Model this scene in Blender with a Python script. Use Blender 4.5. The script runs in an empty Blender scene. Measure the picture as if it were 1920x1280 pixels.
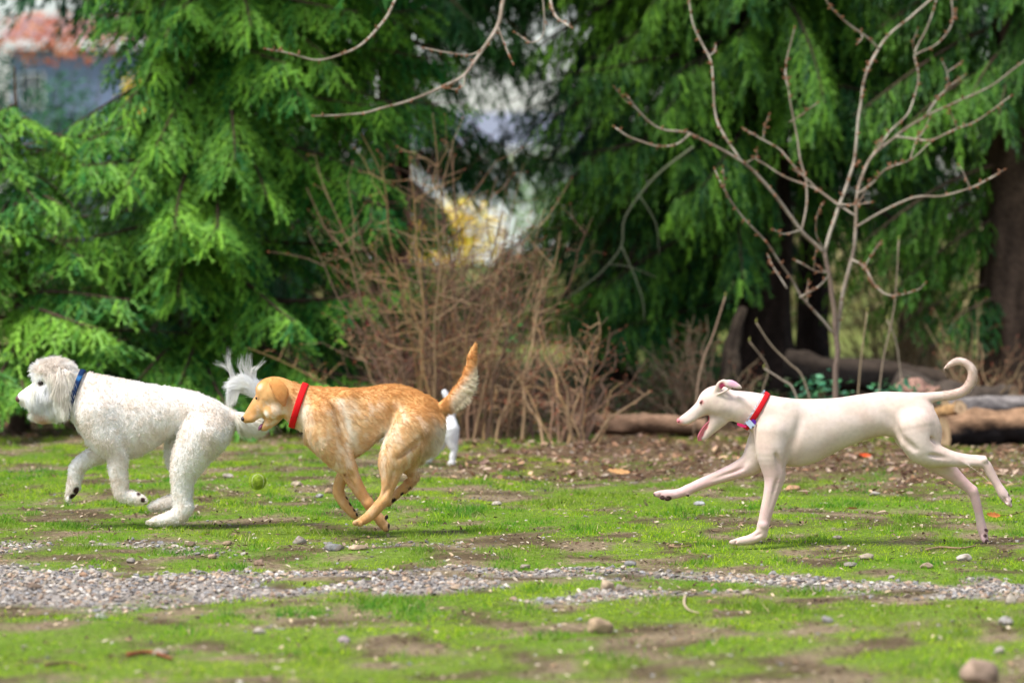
import bpy, math, random
import numpy as np
from mathutils import Vector

# ------------------------------------------------------------------ camera, sky, sun, exposure
scene = bpy.context.scene
COL = scene.collection
H, F, HOR = 1.30, 7200.0, 415.0        # eye height (m), focal length and horizon row in photo pixels
rng = np.random.default_rng(7)
random.seed(7)

cam_d = bpy.data.cameras.new('camera')
cam = bpy.data.objects.new('camera', cam_d)
COL.objects.link(cam)
cam.location = (0, 0, H)
cam.rotation_euler = (math.radians(90), 0, 0)
cam_d.sensor_width = 36.0
cam_d.lens = 135.0
cam_d.shift_y = -225.0 / 1920.0
cam_d.clip_start = 0.1
cam_d.clip_end = 2000
cam_d.dof.use_dof = True
cam_d.dof.focus_distance = 15.9
cam_d.dof.aperture_fstop = 2.5
scene.camera = cam

SUN = Vector((-0.36, -0.30, 0.88)).normalized()     # direction towards the sun
world = bpy.data.worlds.new('World')
scene.world = world
world.use_nodes = True
wn = world.node_tree
wn.nodes.clear()
sky = wn.nodes.new('ShaderNodeTexSky')
sky.sky_type = 'NISHITA'
sky.sun_disc = False
sky.sun_elevation = math.asin(SUN.z)
sky.sun_rotation = math.atan2(SUN.x, SUN.y)
sky.air_density = 1.0
sky.dust_density = 1.5
sky.ozone_density = 1.0
bg = wn.nodes.new('ShaderNodeBackground')
bg.inputs['Strength'].default_value = 0.11
wo = wn.nodes.new('ShaderNodeOutputWorld')
hs = wn.nodes.new('ShaderNodeHueSaturation')       # thin bright overcast: the blue is washed out over the whole dome
hs.inputs['Saturation'].default_value = 0.65
wn.links.new(sky.outputs[0], hs.inputs['Color'])
wn.links.new(hs.outputs[0], bg.inputs[0])
wn.links.new(bg.outputs[0], wo.inputs[0])

sun_d = bpy.data.lights.new('sun', 'SUN')
sun_d.energy = 2.6
sun_d.angle = math.radians(18)
sun_d.color = (1.0, 0.965, 0.91)
sun = bpy.data.objects.new('sun', sun_d)
COL.objects.link(sun)
sun.rotation_euler = SUN.to_track_quat('Z', 'Y').to_euler()

scene.render.engine = 'CYCLES'
scene.view_settings.view_transform = 'Standard'
scene.view_settings.look = 'None'
scene.view_settings.gamma = 1.0
scene.view_settings.exposure = 0.92
scene.cycles.max_bounces = 6
scene.cycles.diffuse_bounces = 3
scene.cycles.glossy_bounces = 2
scene.cycles.transmission_bounces = 3
scene.cycles.transparent_max_bounces = 4
scene.cycles_curves.shape = 'RIBBONS'

# ------------------------------------------------------------------ helpers
def S(r, g, b):
    """sRGB 0..255 to linear"""
    c = np.array([r, g, b], float) / 255.0
    return np.where(c <= 0.04045, c / 12.92, ((c + 0.055) / 1.055) ** 2.4)

def at(px, py, d):
    """world point of a photo pixel at distance d"""
    return np.array([(px - 960.0) / F * d, d, H - (py - HOR) / F * d])

def dist_of(py, z=0.0):
    return F * (H - z) / (py - HOR)

def hash_l(ix, iy, iz, seed):
    n = (ix.astype(np.int64) * 374761393 + iy.astype(np.int64) * 668265263 + iz.astype(np.int64) * 2147483647 + seed * 144269) & 0xffffffff
    n = ((n ^ (n >> 13)) * 1274126177) & 0xffffffff
    n = ((n ^ (n >> 16)) * 2246822519) & 0xffffffff
    return ((n ^ (n >> 15)) & 0xffffff) / float(0xffffff)

def vnoise(p, seed=0):
    """value noise 0..1 at (n,2) or (n,3) points"""
    p = np.asarray(p, float)
    if p.shape[1] == 2:
        p = np.concatenate([p, np.zeros((len(p), 1))], 1)
    i = np.floor(p); f = p - i; i = i.astype(np.int64)
    f = f * f * (3 - 2 * f)
    r = 0
    for dx in (0, 1):
        wx = f[:, 0] if dx else 1 - f[:, 0]
        for dy in (0, 1):
            wy = f[:, 1] if dy else 1 - f[:, 1]
            for dz in (0, 1):
                wz = f[:, 2] if dz else 1 - f[:, 2]
                r = r + wx * wy * wz * hash_l(i[:, 0] + dx, i[:, 1] + dy, i[:, 2] + dz, seed)
    return r

def fbm(p, seed=0, octv=4):
    p = np.asarray(p, float)
    r, a, t = 0, 1.0, 0
    if p.shape[1] == 2: R = np.array([[0.8, -0.6], [0.6, 0.8]])
    else: R = np.array([[0.36, 0.48, -0.8], [-0.8, 0.6, 0.0], [0.48, 0.64, 0.6]])
    for o in range(octv):
        p = p @ R                     # turn each octave so the lattice never shows
        r = r + a * vnoise(p * 2 ** o + 17.3 * o, seed + o); t += a; a *= 0.5
    return r / t

def sstep(a, b, x):
    t = np.clip((x - a) / (b - a), 0, 1)
    return t * t * (3 - 2 * t)

def unit(v):
    v = np.asarray(v, float)
    return v / np.maximum(np.linalg.norm(v, axis=-1, keepdims=True), 1e-9)

def mesh_np(name, verts, faces, mat=None, parent=None, smooth=False, col=None, attr='tint'):
    """faces: (n,3) or (n,4) int array; col per vertex (n,3)"""
    me = bpy.data.meshes.new(name)
    verts = np.ascontiguousarray(verts, dtype=np.float32)
    faces = np.ascontiguousarray(faces, dtype=np.int32)
    nf, k = faces.shape
    me.vertices.add(len(verts)); me.vertices.foreach_set('co', verts.ravel())
    me.loops.add(nf * k); me.loops.foreach_set('vertex_index', faces.ravel())
    me.polygons.add(nf)
    me.polygons.foreach_set('loop_start', np.arange(0, nf * k, k, dtype=np.int32))
    me.polygons.foreach_set('use_smooth', np.full(nf, smooth, dtype=bool))
    me.update(calc_edges=True)
    if col is not None:
        a = me.attributes.new(attr, 'FLOAT_COLOR', 'POINT')
        c = np.ones((len(verts), 4), np.float32); c[:, :3] = col
        a.data.foreach_set('color', c.ravel())
        return link(name, me, mat, parent)

def link(name, data, mat=None, parent=None):
    o = bpy.data.objects.new(name, data)
    COL.objects.link(o)
    if mat is not None:
        o.data.materials.append(mat)
    if parent is not None:
        o.parent = parent
    return o

def empty(name, loc=(0, 0, 0)):
    o = bpy.data.objects.new(name, None)
    COL.objects.link(o); o.location = loc
    o.empty_display_size = 0.1
    return o

def tag(o, label=None, cat=None, group=None, kind=None):
    if label: o['label'] = label
    if cat: o['category'] = cat
    if group: o['group'] = group
    if kind: o['kind'] = kind
    return o

class MB:
    """collects pieces into one mesh (quads and tris)"""
    def __init__(s): s.v = []; s.f = []; s.c = []; s.n = 0
    def add(s, v, f, c=None):
        v = np.asarray(v, float)
        s.v.append(v); s.f += [tuple(int(i) + s.n for i in q) for q in f]
        s.c.append(np.tile(np.asarray(c if c is not None else (1, 1, 1), float), (len(v), 1)) if np.ndim(c) < 2 else np.asarray(c))
        s.n += len(v)
    def tube(s, pts, rad, sides=6, c=None, cap=True):
        v, f = tube_geo(pts, rad, sides, cap); s.add(v, f, c)
    def build(s, name, mat=None, parent=None, smooth=True):
        me = bpy.data.meshes.new(name)
        V = np.concatenate(s.v)
        me.from_pydata(V.tolist(), [], s.f)
        a = me.attributes.new('tint', 'FLOAT_COLOR', 'POINT')
        c = np.ones((len(V), 4), np.float32); c[:, :3] = np.concatenate(s.c)
        a.data.foreach_set('color', c.ravel())
        me.polygons.foreach_set('use_smooth', np.full(len(me.polygons), smooth, dtype=bool))
        me.update()
        return link(name, me, mat, parent)

def tube_geo(pts, rad, sides=6, cap=True):
    pts = np.asarray(pts, float); n = len(pts)
    rad = np.full(n, rad, float) if np.ndim(rad) == 0 else np.asarray(rad, float)
    t = unit(np.gradient(pts, axis=0))
    ref = np.array([0, 0, 1.0]) if abs(t[0][2]) < 0.9 else np.array([0, 1.0, 0])
    v = []
    a = np.arange(sides) * 2 * math.pi / sides
    u = unit(np.cross(t[0], ref))
    for i in range(n):
        u = unit(u - t[i] * np.dot(u, t[i])); w = np.cross(t[i], u)
        v.append(pts[i] + rad[i] * (np.cos(a)[:, None] * u + np.sin(a)[:, None] * w))
    f = []
    for i in range(n - 1):
        for j in range(sides):
            k = (j + 1) % sides
            f.append((i * sides + j, i * sides + k, (i + 1) * sides + k, (i + 1) * sides + j))
    if cap:
        f.append(tuple(range(sides - 1, -1, -1))); f.append(tuple((n - 1) * sides + j for j in range(sides)))
    return np.concatenate(v), f

class Sticks:
    """many thin straight three-sided twigs, built in one go"""
    def __init__(s): s.a = []; s.b = []; s.ra = []; s.rb = []; s.c = []
    def add(s, a, b, ra, rb, c): s.a.append(a); s.b.append(b); s.ra.append(ra); s.rb.append(rb); s.c.append(c)
    def geo(s):
        a, b = np.array(s.a, float), np.array(s.b, float); t = unit(b - a)
        ref = np.where(np.abs(t[:, 2:3]) < 0.9, np.array([[0, 0, 1.0]]), np.array([[0, 1.0, 0]]))
        u = unit(np.cross(t, ref)); w = np.cross(t, u)
        V = []
        for p, r in ((a, np.array(s.ra)), (b, np.array(s.rb))):
            for k in range(3):
                an = k * 2.0944; V.append(p + r[:, None] * (math.cos(an) * u + math.sin(an) * w))
        n = len(a); V = np.stack(V, 1).reshape(-1, 3); o = np.arange(n)[:, None] * 6
        f = np.concatenate([o + np.array([[0, 1, 4, 3]]), o + np.array([[1, 2, 5, 4]]), o + np.array([[2, 0, 3, 5]])])
        return V, f, np.repeat(np.array(s.c, float), 6, axis=0)
    def build(s, name, mat, parent=None):
        V, f, c = s.geo(); return mesh_np(name, V, f, mat, parent, True, c)

def spline(P, n):
    """Catmull-Rom through rows of P, n samples per span"""
    P = np.asarray(P, float)
    Q = np.concatenate([[2 * P[0] - P[1]], P, [2 * P[-1] - P[-2]]])
    out = []
    for i in range(len(P) - 1):
        p0, p1, p2, p3 = Q[i:i + 4]
        for t in np.arange(n) / n:
            out.append(0.5 * (2 * p1 + (p2 - p0) * t + (2 * p0 - 5 * p1 + 4 * p2 - p3) * t ** 2 + (3 * p1 - p0 - 3 * p2 + p3) * t ** 3))
    out.append(P[-1])
    return np.array(out)

# ------------------------------------------------------------------ materials
def mat_base(name):
    m = bpy.data.materials.new(name); m.use_nodes = True
    nt = m.node_tree; b = nt.nodes['Principled BSDF']
    return m, nt, b

def nd(nt, typ, **kw):
    n = nt.nodes.new(typ)
    for k, v in kw.items(): setattr(n, k, v)
    return n

def mat_tint(name, rough=0.7, spec=0.3, noise=0.0, nscale=60.0, bump=0.0, bscale=200.0, transl=0.0, sss=0.0, sheen=0.0):
    """colour from the 'tint' attribute, broken up by fine noise"""
    m, nt, b = mat_base(name)
    at_ = nd(nt, 'ShaderNodeAttribute', attribute_name='tint')
    c = at_.outputs['Color']
    if noise:
        tc = nd(nt, 'ShaderNodeTexCoord')
        nz = nd(nt, 'ShaderNodeTexNoise'); nz.inputs['Scale'].default_value = nscale; nz.inputs['Detail'].default_value = 5
        nt.links.new(tc.outputs['Object'], nz.inputs['Vector'])
        mr = nd(nt, 'ShaderNodeMapRange'); mr.inputs['From Min'].default_value = 0.25; mr.inputs['From Max'].default_value = 0.75
        mr.inputs['To Min'].default_value = 1 - noise; mr.inputs['To Max'].default_value = 1 + noise
        nt.links.new(nz.outputs['Fac'], mr.inputs['Value'])
        mx = nd(nt, 'ShaderNodeVectorMath', operation='SCALE')
        nt.links.new(c, mx.inputs[0]); nt.links.new(mr.outputs[0], mx.inputs['Scale'])
        c = mx.outputs[0]
    nt.links.new(c, b.inputs['Base Color'])
    b.inputs['Roughness'].default_value = rough
    b.inputs['Specular IOR Level'].default_value = spec
    if sheen: b.inputs['Sheen Weight'].default_value = sheen
    if sss:
        b.inputs['Subsurface Weight'].default_value = sss
        b.inputs['Subsurface Radius'].default_value = (0.012, 0.006, 0.004)
        b.inputs['Subsurface Scale'].default_value = 1.0
    if bump:
        tc2 = nd(nt, 'ShaderNodeTexCoord')
        n2 = nd(nt, 'ShaderNodeTexNoise'); n2.inputs['Scale'].default_value = bscale; n2.inputs['Detail'].default_value = 6
        nt.links.new(tc2.outputs['Object'], n2.inputs['Vector'])
        bp = nd(nt, 'ShaderNodeBump'); bp.inputs['Strength'].default_value = bump; bp.inputs['Distance'].default_value = 0.01
        nt.links.new(n2.outputs['Fac'], bp.inputs['Height']); nt.links.new(bp.outputs[0], b.inputs['Normal'])
    if transl:
        tr = nd(nt, 'ShaderNodeBsdfTranslucent'); nt.links.new(c, tr.inputs['Color'])
        ms = nd(nt, 'ShaderNodeMixShader'); ms.inputs[0].default_value = transl
        out = nt.nodes['Material Output']
        nt.links.new(b.outputs[0], ms.inputs[1]); nt.links.new(tr.outputs[0], ms.inputs[2])
        nt.links.new(ms.outputs[0], out.inputs['Surface'])
    return m

def mat_plain(name, rgb, rough=0.6, spec=0.4, noise=0.12, nscale=40.0, bump=0.0, bscale=120.0, metal=0.0):
    m, nt, b = mat_base(name)
    tc = nd(nt, 'ShaderNodeTexCoord')
    nz = nd(nt, 'ShaderNodeTexNoise'); nz.inputs['Scale'].default_value = nscale; nz.inputs['Detail'].default_value = 6
    nt.links.new(tc.outputs['Object'], nz.inputs['Vector'])
    cr = nd(nt, 'ShaderNodeValToRGB')
    rgb = np.asarray(rgb, float)
    cr.color_ramp.elements[0].position = 0.3; cr.color_ramp.elements[1].position = 0.7
    cr.color_ramp.elements[0].color = (*np.clip(rgb * (1 - noise), 0, 1), 1)
    cr.color_ramp.elements[1].color = (*np.clip(rgb * (1 + noise), 0, 1), 1)
    nt.links.new(nz.outputs['Fac'], cr.inputs[0]); nt.links.new(cr.outputs[0], b.inputs['Base Color'])
    b.inputs['Roughness'].default_value = rough
    b.inputs['Specular IOR Level'].default_value = spec
    b.inputs['Metallic'].default_value = metal
    if bump:
        n2 = nd(nt, 'ShaderNodeTexNoise'); n2.inputs['Scale'].default_value = bscale; n2.inputs['Detail'].default_value = 6
        nt.links.new(tc.outputs['Object'], n2.inputs['Vector'])
        bp = nd(nt, 'ShaderNodeBump'); bp.inputs['Strength'].default_value = bump; bp.inputs['Distance'].default_value = 0.01
        nt.links.new(n2.outputs['Fac'], bp.inputs['Height']); nt.links.new(bp.outputs[0], b.inputs['Normal'])
    return m

M_COAT = mat_tint('dog_coat', rough=0.8, spec=0.12, noise=0.07, nscale=60, bump=0.10, bscale=300, sheen=0.1)
M_FUR = mat_tint('dog_fur', rough=0.8, spec=0.1, transl=0.35)
M_WET = mat_tint('wet_skin', rough=0.3, spec=0.5, noise=0.08, nscale=150, bump=0.2, bscale=400)
M_EYE = mat_plain('eye', S(38, 20, 12), rough=0.08, spec=0.6)
M_WEB = mat_tint('collar_webbing', rough=0.75, spec=0.2, noise=0.1, nscale=400, bump=0.3, bscale=900)
M_METAL = mat_plain('tag_metal', S(190, 200, 215), rough=0.35, metal=0.8, noise=0.1)

# ================================================================== ground
def gravel_mask(x, y):
    wob = (fbm(np.stack([x, y], 1) * 1.1, 301, 3) - 0.5) * 0.55
    lo = np.interp(x, [-3, -1.9, 0.07, 0.7, 1.6, 3], [12.85, 13.05, 13.55, 13.5, 13.4, 13.3]) + wob
    hi = np.interp(x, [-3, -1.9, 0.07, 0.7, 1.6, 3], [14.8, 14.55, 14.3, 14.15, 13.9, 13.8]) + wob * 0.6
    rag = (fbm(np.stack([x, y], 1) * np.array([4.0, 2.5]), 305, 3) - 0.5) * 0.9
    m = sstep(-0.15, 0.15, y - lo + rag) * sstep(-0.12, 0.12, hi - y + rag)
    thin = np.interp(x, [-2, 0.0, 0.5, 1.2, 2.4], [0.82, 0.66, 0.26, 0.14, 0.05])
    n2 = fbm(np.stack([x, y], 1) * 2.6, 311, 3)
    m = m * sstep(0.62 - 0.42 * thin, 0.74 - 0.42 * thin, n2)
    # thinner strip behind the band on the left
    m2 = sstep(15.7, 15.5, y) * sstep(14.9, 15.1, y) * sstep(0.1, -1.5, x) * sstep(0.5, 0.7, n2)
    return np.clip(m + 0.7 * m2, 0, 1)

def litter_mask(x, y):
    n = fbm(np.stack([x, y], 1) * 1.3, 321, 3)
    r = sstep(18.5, 20.3, y + (n - 0.5) * 3.4) * sstep(-0.75, 0.0, x + (n - 0.5) * 0.8)
    l = sstep(22.3, 23.2, y + (n - 0.5) * 1.5)
    return np.maximum(r, l) * sstep(40, 30, y)

def grass_mask(x, y):
    P = np.stack([x, y], 1)
    n = fbm(P * np.array([7.0, 4.0]), 331, 5)
    n2 = fbm(P * 0.8, 341, 2)
    th = np.interp(y, [9, 11.5, 12.8, 13.2, 15.0, 16.0, 18.0, 19.5, 21, 23, 30], [0.475, 0.465, 0.445, 0.46, 0.505, 0.47, 0.47, 0.485, 0.50, 0.50, 0.48])
    th = th + np.interp(x, [-2, 0, 2], [0.0, 0.01, 0.0])
    m = sstep(th - 0.10, th + 0.08, n * 0.85 + n2 * 0.15)
    m = m * (1 - 0.97 * gravel_mask(x, y)) * (1 - 0.85 * litter_mask(x, y) * sstep(0.35, 0.55, 1 - fbm(P * np.array([1.6, 1.2]), 345, 2)))
    return m

def gz(x, y):
    x = np.atleast_1d(np.asarray(x, float)); y = np.atleast_1d(np.asarray(y, float))
    P = np.stack([x, y], 1)
    z = (fbm(P * 0.9, 351, 3) - 0.5) * 0.05 + (fbm(P * 4.0, 361, 2) - 0.5) * 0.014
    return z * sstep(120, 40, y) - 0.004

_G = {}
def cached(fn):
    gx, gy_ = np.linspace(-4.8, 4.8, 321), np.linspace(8.5, 30, 717)
    X, Y = np.meshgrid(gx, gy_, indexing='ij')
    T = fn(X.ravel(), Y.ravel()).reshape(X.shape)
    def look(x, y):
        x = np.atleast_1d(np.asarray(x, float)); y = np.atleast_1d(np.asarray(y, float))
        if x.min() < -4.7 or x.max() > 4.7 or y.min() < 8.6 or y.max() > 29.9: return fn(x, y)
        u = (x + 4.8) / 9.6 * 320; v = (y - 8.5) / 21.5 * 716
        i, j = u.astype(int), v.astype(int); fu, fv = u - i, v - j
        return T[i, j] * (1 - fu) * (1 - fv) + T[i + 1, j] * fu * (1 - fv) + T[i, j + 1] * (1 - fu) * fv + T[i + 1, j + 1] * fu * fv
    return look
gravel_mask = cached(gravel_mask); litter_mask = cached(litter_mask); grass_mask = cached(grass_mask); gz = cached(gz)

def build_ground():
    xs = np.unique(np.concatenate([np.linspace(-400, -8, 22), np.linspace(-8, -3.6, 14), np.linspace(-3.6, 3.6, 110), np.linspace(3.6, 8, 14), np.linspace(8, 400, 22)]))
    ys = np.unique(np.concatenate([np.linspace(-60, 8, 15), np.linspace(8, 27, 240), np.linspace(27, 45, 30), np.linspace(45, 900, 40)]))
    X, Y = np.meshgrid(xs, ys); x, y = X.ravel(), Y.ravel()
    V = np.stack([x, y, gz(x, y)], 1)
    nx = len(xs)
    i, j = np.meshgrid(np.arange(nx - 1), np.arange(len(ys) - 1)); a = (j * nx + i).ravel()
    f = np.stack([a, a + 1, a + nx + 1, a + nx], 1)
    g, gr, li = grass_mask(x, y), gravel_mask(x, y), litter_mask(x, y)
    P = V[:, :2]
    soil = lerp2(np.tile(S(132, 116, 92), (len(V), 1)), S(90, 76, 56), sstep(0.35, 0.65, fbm(P * 5, 371, 4)))
    C = lerp2(soil, S(98, 126, 34), 0.85 * g)
    C = lerp2(C, S(150, 142, 136), 0.9 * gr)
    C = lerp2(C, S(98, 74, 58), 0.75 * li)
    C = lerp2(C, S(112, 118, 62), 0.8 * sstep(28, 36, y))
    o = mesh_np('ground', V, f, mat_tint('soil', rough=0.95, spec=0.1, noise=0.55, nscale=45, bump=1.0, bscale=90), None, True, C)
    tag(o, kind='structure')
    return o

def lerp2(C, c, m):
    m = np.asarray(m)[:, None]
    return C * (1 - m) + np.asarray(c) * m

build_ground()

def scatter(n, y0, y1, mask, margin=0.8):
    """random ground points inside the field of view (plus a margin), thinned by mask"""
    y = np.sqrt(rng.random(n) * (y1 ** 2 - y0 ** 2) + y0 ** 2)
    half = 0.1334 * y + margin
    x = (rng.random(n) * 2 - 1) * half
    k = rng.random(n) < mask(x, y)
    return x[k], y[k]

M_GRASS = mat_tint('grass_blades', rough=0.6, spec=0.25, transl=0.35)

def build_grass():
    x, y = scatter(900000, 9.4, 26, lambda x, y: np.clip(grass_mask(x, y) * 1.0 + 0.12 * (1 - gravel_mask(x, y)), 0, 1) * np.interp(y, [9, 13, 20, 26], [0.6, 0.85, 0.7, 0.4]))
    n = len(x)
    z = gz(x, y)
    P2 = np.stack([x, y], 1)
    tall = fbm(P2 * np.array([7.0, 5.0]), 401, 4)
    h = (0.006 + 0.030 * sstep(0.45, 0.8, tall)) * (0.45 + 1.2 * rng.random(n) ** 1.6) * (0.5 + 0.5 * grass_mask(x, y)) * np.interp(y, [9, 13, 16, 22], [1.1, 1.0, 0.95, 1.15])
    a = rng.random(n) * 2 * math.pi
    lean = 0.2 + 1.1 * rng.random(n)
    dx, dy = np.cos(a), np.sin(a)
    w = (0.0013 + 0.0017 * rng.random(n))
    b = rng.random(n) * 2 * math.pi; wx, wy = np.cos(b) * w, np.sin(b) * w
    base = np.stack([x, y, z - 0.003], 1)
    side = np.stack([wx, wy, 0 * w], 1)
    tip = base + np.stack([dx * h * lean, dy * h * lean, h * (1.1 - 0.4 * lean) + 0.003], 1)
    V = np.stack([base - side, base + side, tip], 1).reshape(-1, 3)
    f = np.arange(n)[:, None] * 3 + np.array([[0, 1, 2]])
    hue = fbm(P2 * 1.6, 411, 3) + rng.normal(0, 0.13, n)
    c = lerp2(np.tile(S(112, 170, 24), (n, 1)), S(190, 216, 34), sstep(0.3, 0.7, hue))
    c = lerp2(c, S(66, 126, 42), 0.8 * sstep(0.55, 0.75, tall + rng.normal(0, 0.05, n)))
    c = lerp2(c, S(140, 154, 58), 0.55 * sstep(0.5, 0.72, fbm(P2 * 0.9, 431, 3) + rng.normal(0, 0.06, n)))
    dry = rng.random(n) < 0.04 + 0.12 * sstep(13.5, 11, y)
    c = np.where(dry[:, None], S(196, 180, 130) * (0.7 + 0.4 * rng.random((n, 1))), c)
    ob = mesh_np('grass', V, f, M_GRASS, None, False, np.repeat(c, 3, axis=0))
    tag(ob, 'short bright green grass growing in patches over the bare soil', 'grass', kind='stuff')
    return n
NG = build_grass()

# ---------------------------------------------------------------- stones
def ico(sub=1):
    t = (1 + 5 ** 0.5) / 2
    v = unit(np.array([(-1, t, 0), (1, t, 0), (-1, -t, 0), (1, -t, 0), (0, -1, t), (0, 1, t), (0, -1, -t), (0, 1, -t), (t, 0, -1), (t, 0, 1), (-t, 0, -1), (-t, 0, 1)], float))
    f = [(0, 11, 5), (0, 5, 1), (0, 1, 7), (0, 7, 10), (0, 10, 11), (1, 5, 9), (5, 11, 4), (11, 10, 2), (10, 7, 6), (7, 1, 8), (3, 9, 4), (3, 4, 2), (3, 2, 6), (3, 6, 8), (3, 8, 9), (4, 9, 5), (2, 4, 11), (6, 2, 10), (8, 6, 7), (9, 8, 1)]
    v = list(v)
    for _ in range(sub):
        mid = {}; nf = []
        def m(a, b):
            k = (min(a, b), max(a, b))
            if k not in mid:
                v.append(unit(v[a] + v[b])); mid[k] = len(v) - 1
            return mid[k]
        for a, b, c in f:
            ab, bc, ca = m(a, b), m(b, c), m(c, a)
            nf += [(a, ab, ca), (b, bc, ab), (c, ca, bc), (ab, bc, ca)]
        f = nf
    return np.array(v), np.array(f)

ICO2 = ico(2)
OCT = (unit(np.array([(1, .2, 0), (-.2, 1, .1), (-1, -.1, .2), (.1, -1, -.1), (.15, .1, 1), (0, -.2, -1), (.7, .7, .4), (-.6, -.7, .5)], float)), np.array([(6, 4, 0), (6, 1, 4), (1, 6, 0), (1, 2, 4), (2, 7, 4), (2, 3, 7), (3, 4, 7), (3, 0, 4), (0, 5, 1), (1, 5, 2), (2, 5, 3), (3, 5, 0)]))
M_STONE = mat_tint('stone', rough=0.85, spec=0.25, noise=0.25, nscale=70, bump=0.4, bscale=160)
STONE_C = np.array([S(166, 156, 146), S(142, 135, 130), S(176, 162, 146), S(182, 158, 134), S(114, 107, 103), S(198, 190, 180), S(146, 144, 144), S(156, 132, 114)])

def stone_field(name, x, y, size, label, cols, flat=0.6, sink=0.25):
    n = len(x); v0, f0 = OCT
    q = rng.normal(size=(n, 3, 3)); q = np.linalg.qr(q)[0]
    jit = 1 + rng.normal(0, 0.16, (n, len(v0), 1))
    sc = np.stack([np.ones(n), 0.65 + 0.4 * rng.random(n), 0.5 + 0.4 * rng.random(n)], 1)
    v = (v0[None] * jit) * sc[:, None, :]
    v = np.einsum('nij,nkj->nki', q, v) * np.array([1, 1, flat])
    v = v * (size / 2)[:, None, None]
    base = np.stack([x, y, gz(x, y) + size * flat * 0.5 * (1 - 2 * sink)], 1)
    V = (v + base[:, None, :]).reshape(-1, 3)
    f = (np.arange(n)[:, None, None] * len(v0) + f0[None]).reshape(-1, 3)
    c = cols[rng.integers(0, len(cols), n)] * (0.75 + 0.5 * rng.random((n, 1)))
    o = mesh_np(name, V, f, M_STONE, None, False, np.repeat(np.clip(c, 0, 0.85), len(v0), axis=0))
    return tag(o, label, 'gravel', kind='stuff')

x, y = scatter(70000, 12.2, 16.2, lambda x, y: gravel_mask(x, y) * 0.75)
stone_field('gravel', x, y, 0.008 + 0.026 * rng.random(len(x)) ** 2.0, 'strip of pale grey gravel crossing the grass in the foreground', STONE_C)
x, y = scatter(24000, 9.5, 24, lambda x, y: (0.30 + 0.6 * (1 - grass_mask(x, y))) * (1 - gravel_mask(x, y)) * 0.62)
stone_field('pebbles', x, y, 0.004 + 0.022 * rng.random(len(x)) ** 4.0, 'loose pebbles scattered through the grass and bare soil', STONE_C * 0.85, sink=0.42)

def stone(px, py, wpx, hpx, rgb, label, seed, group=None):
    """one larger stone resting where photo pixel (px, py) meets the ground"""
    d = dist_of(py); p = at(px, py, d)
    w, h = wpx * d / F, hpx * d / F
    v, f = ICO2
    v = v * (1 + 0.75 * (fbm(v * 1.5 + seed * 7.1, seed, 3) - 0.5))[:, None]
    rr = np.random.default_rng(seed + 900)
    for _ in range(5):
        nn = unit(rr.normal(size=3) + np.array([0, 0, 0.4])); dd = v @ nn; v = v - np.maximum(dd - 0.72, 0)[:, None] * nn * 0.85
    v = v * np.array([w / 2, w * 0.42, h * 0.66])
    a = 0.0
    v[:, 2] = np.where(v[:, 2] < 0, v[:, 2] * 0.7, v[:, 2])
    v[:, 2] += h * 0.24
    rgb = np.asarray(rgb); rgb = (rgb * 0.6 + 0.4 * S(150, 132, 112)) * 0.88
    c = np.tile(rgb, (len(v), 1)) * (0.62 + 0.76 * fbm(v / w * 5 + seed, seed + 9, 4))[:, None]
    c = lerp2(c, S(110, 94, 74), 0.7 * sstep(0.5, 0.7, fbm(v / w * 3 + seed * 3, seed + 19, 3)))
    o = mesh_np('stone', v, f, M_STONE, None, True, np.clip(c, 0, 0.85))
    o.location = (p[0], p[1], gz(p[0], p[1])[0] + 0.002)
    return tag(o, label, 'stone', group)

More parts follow.
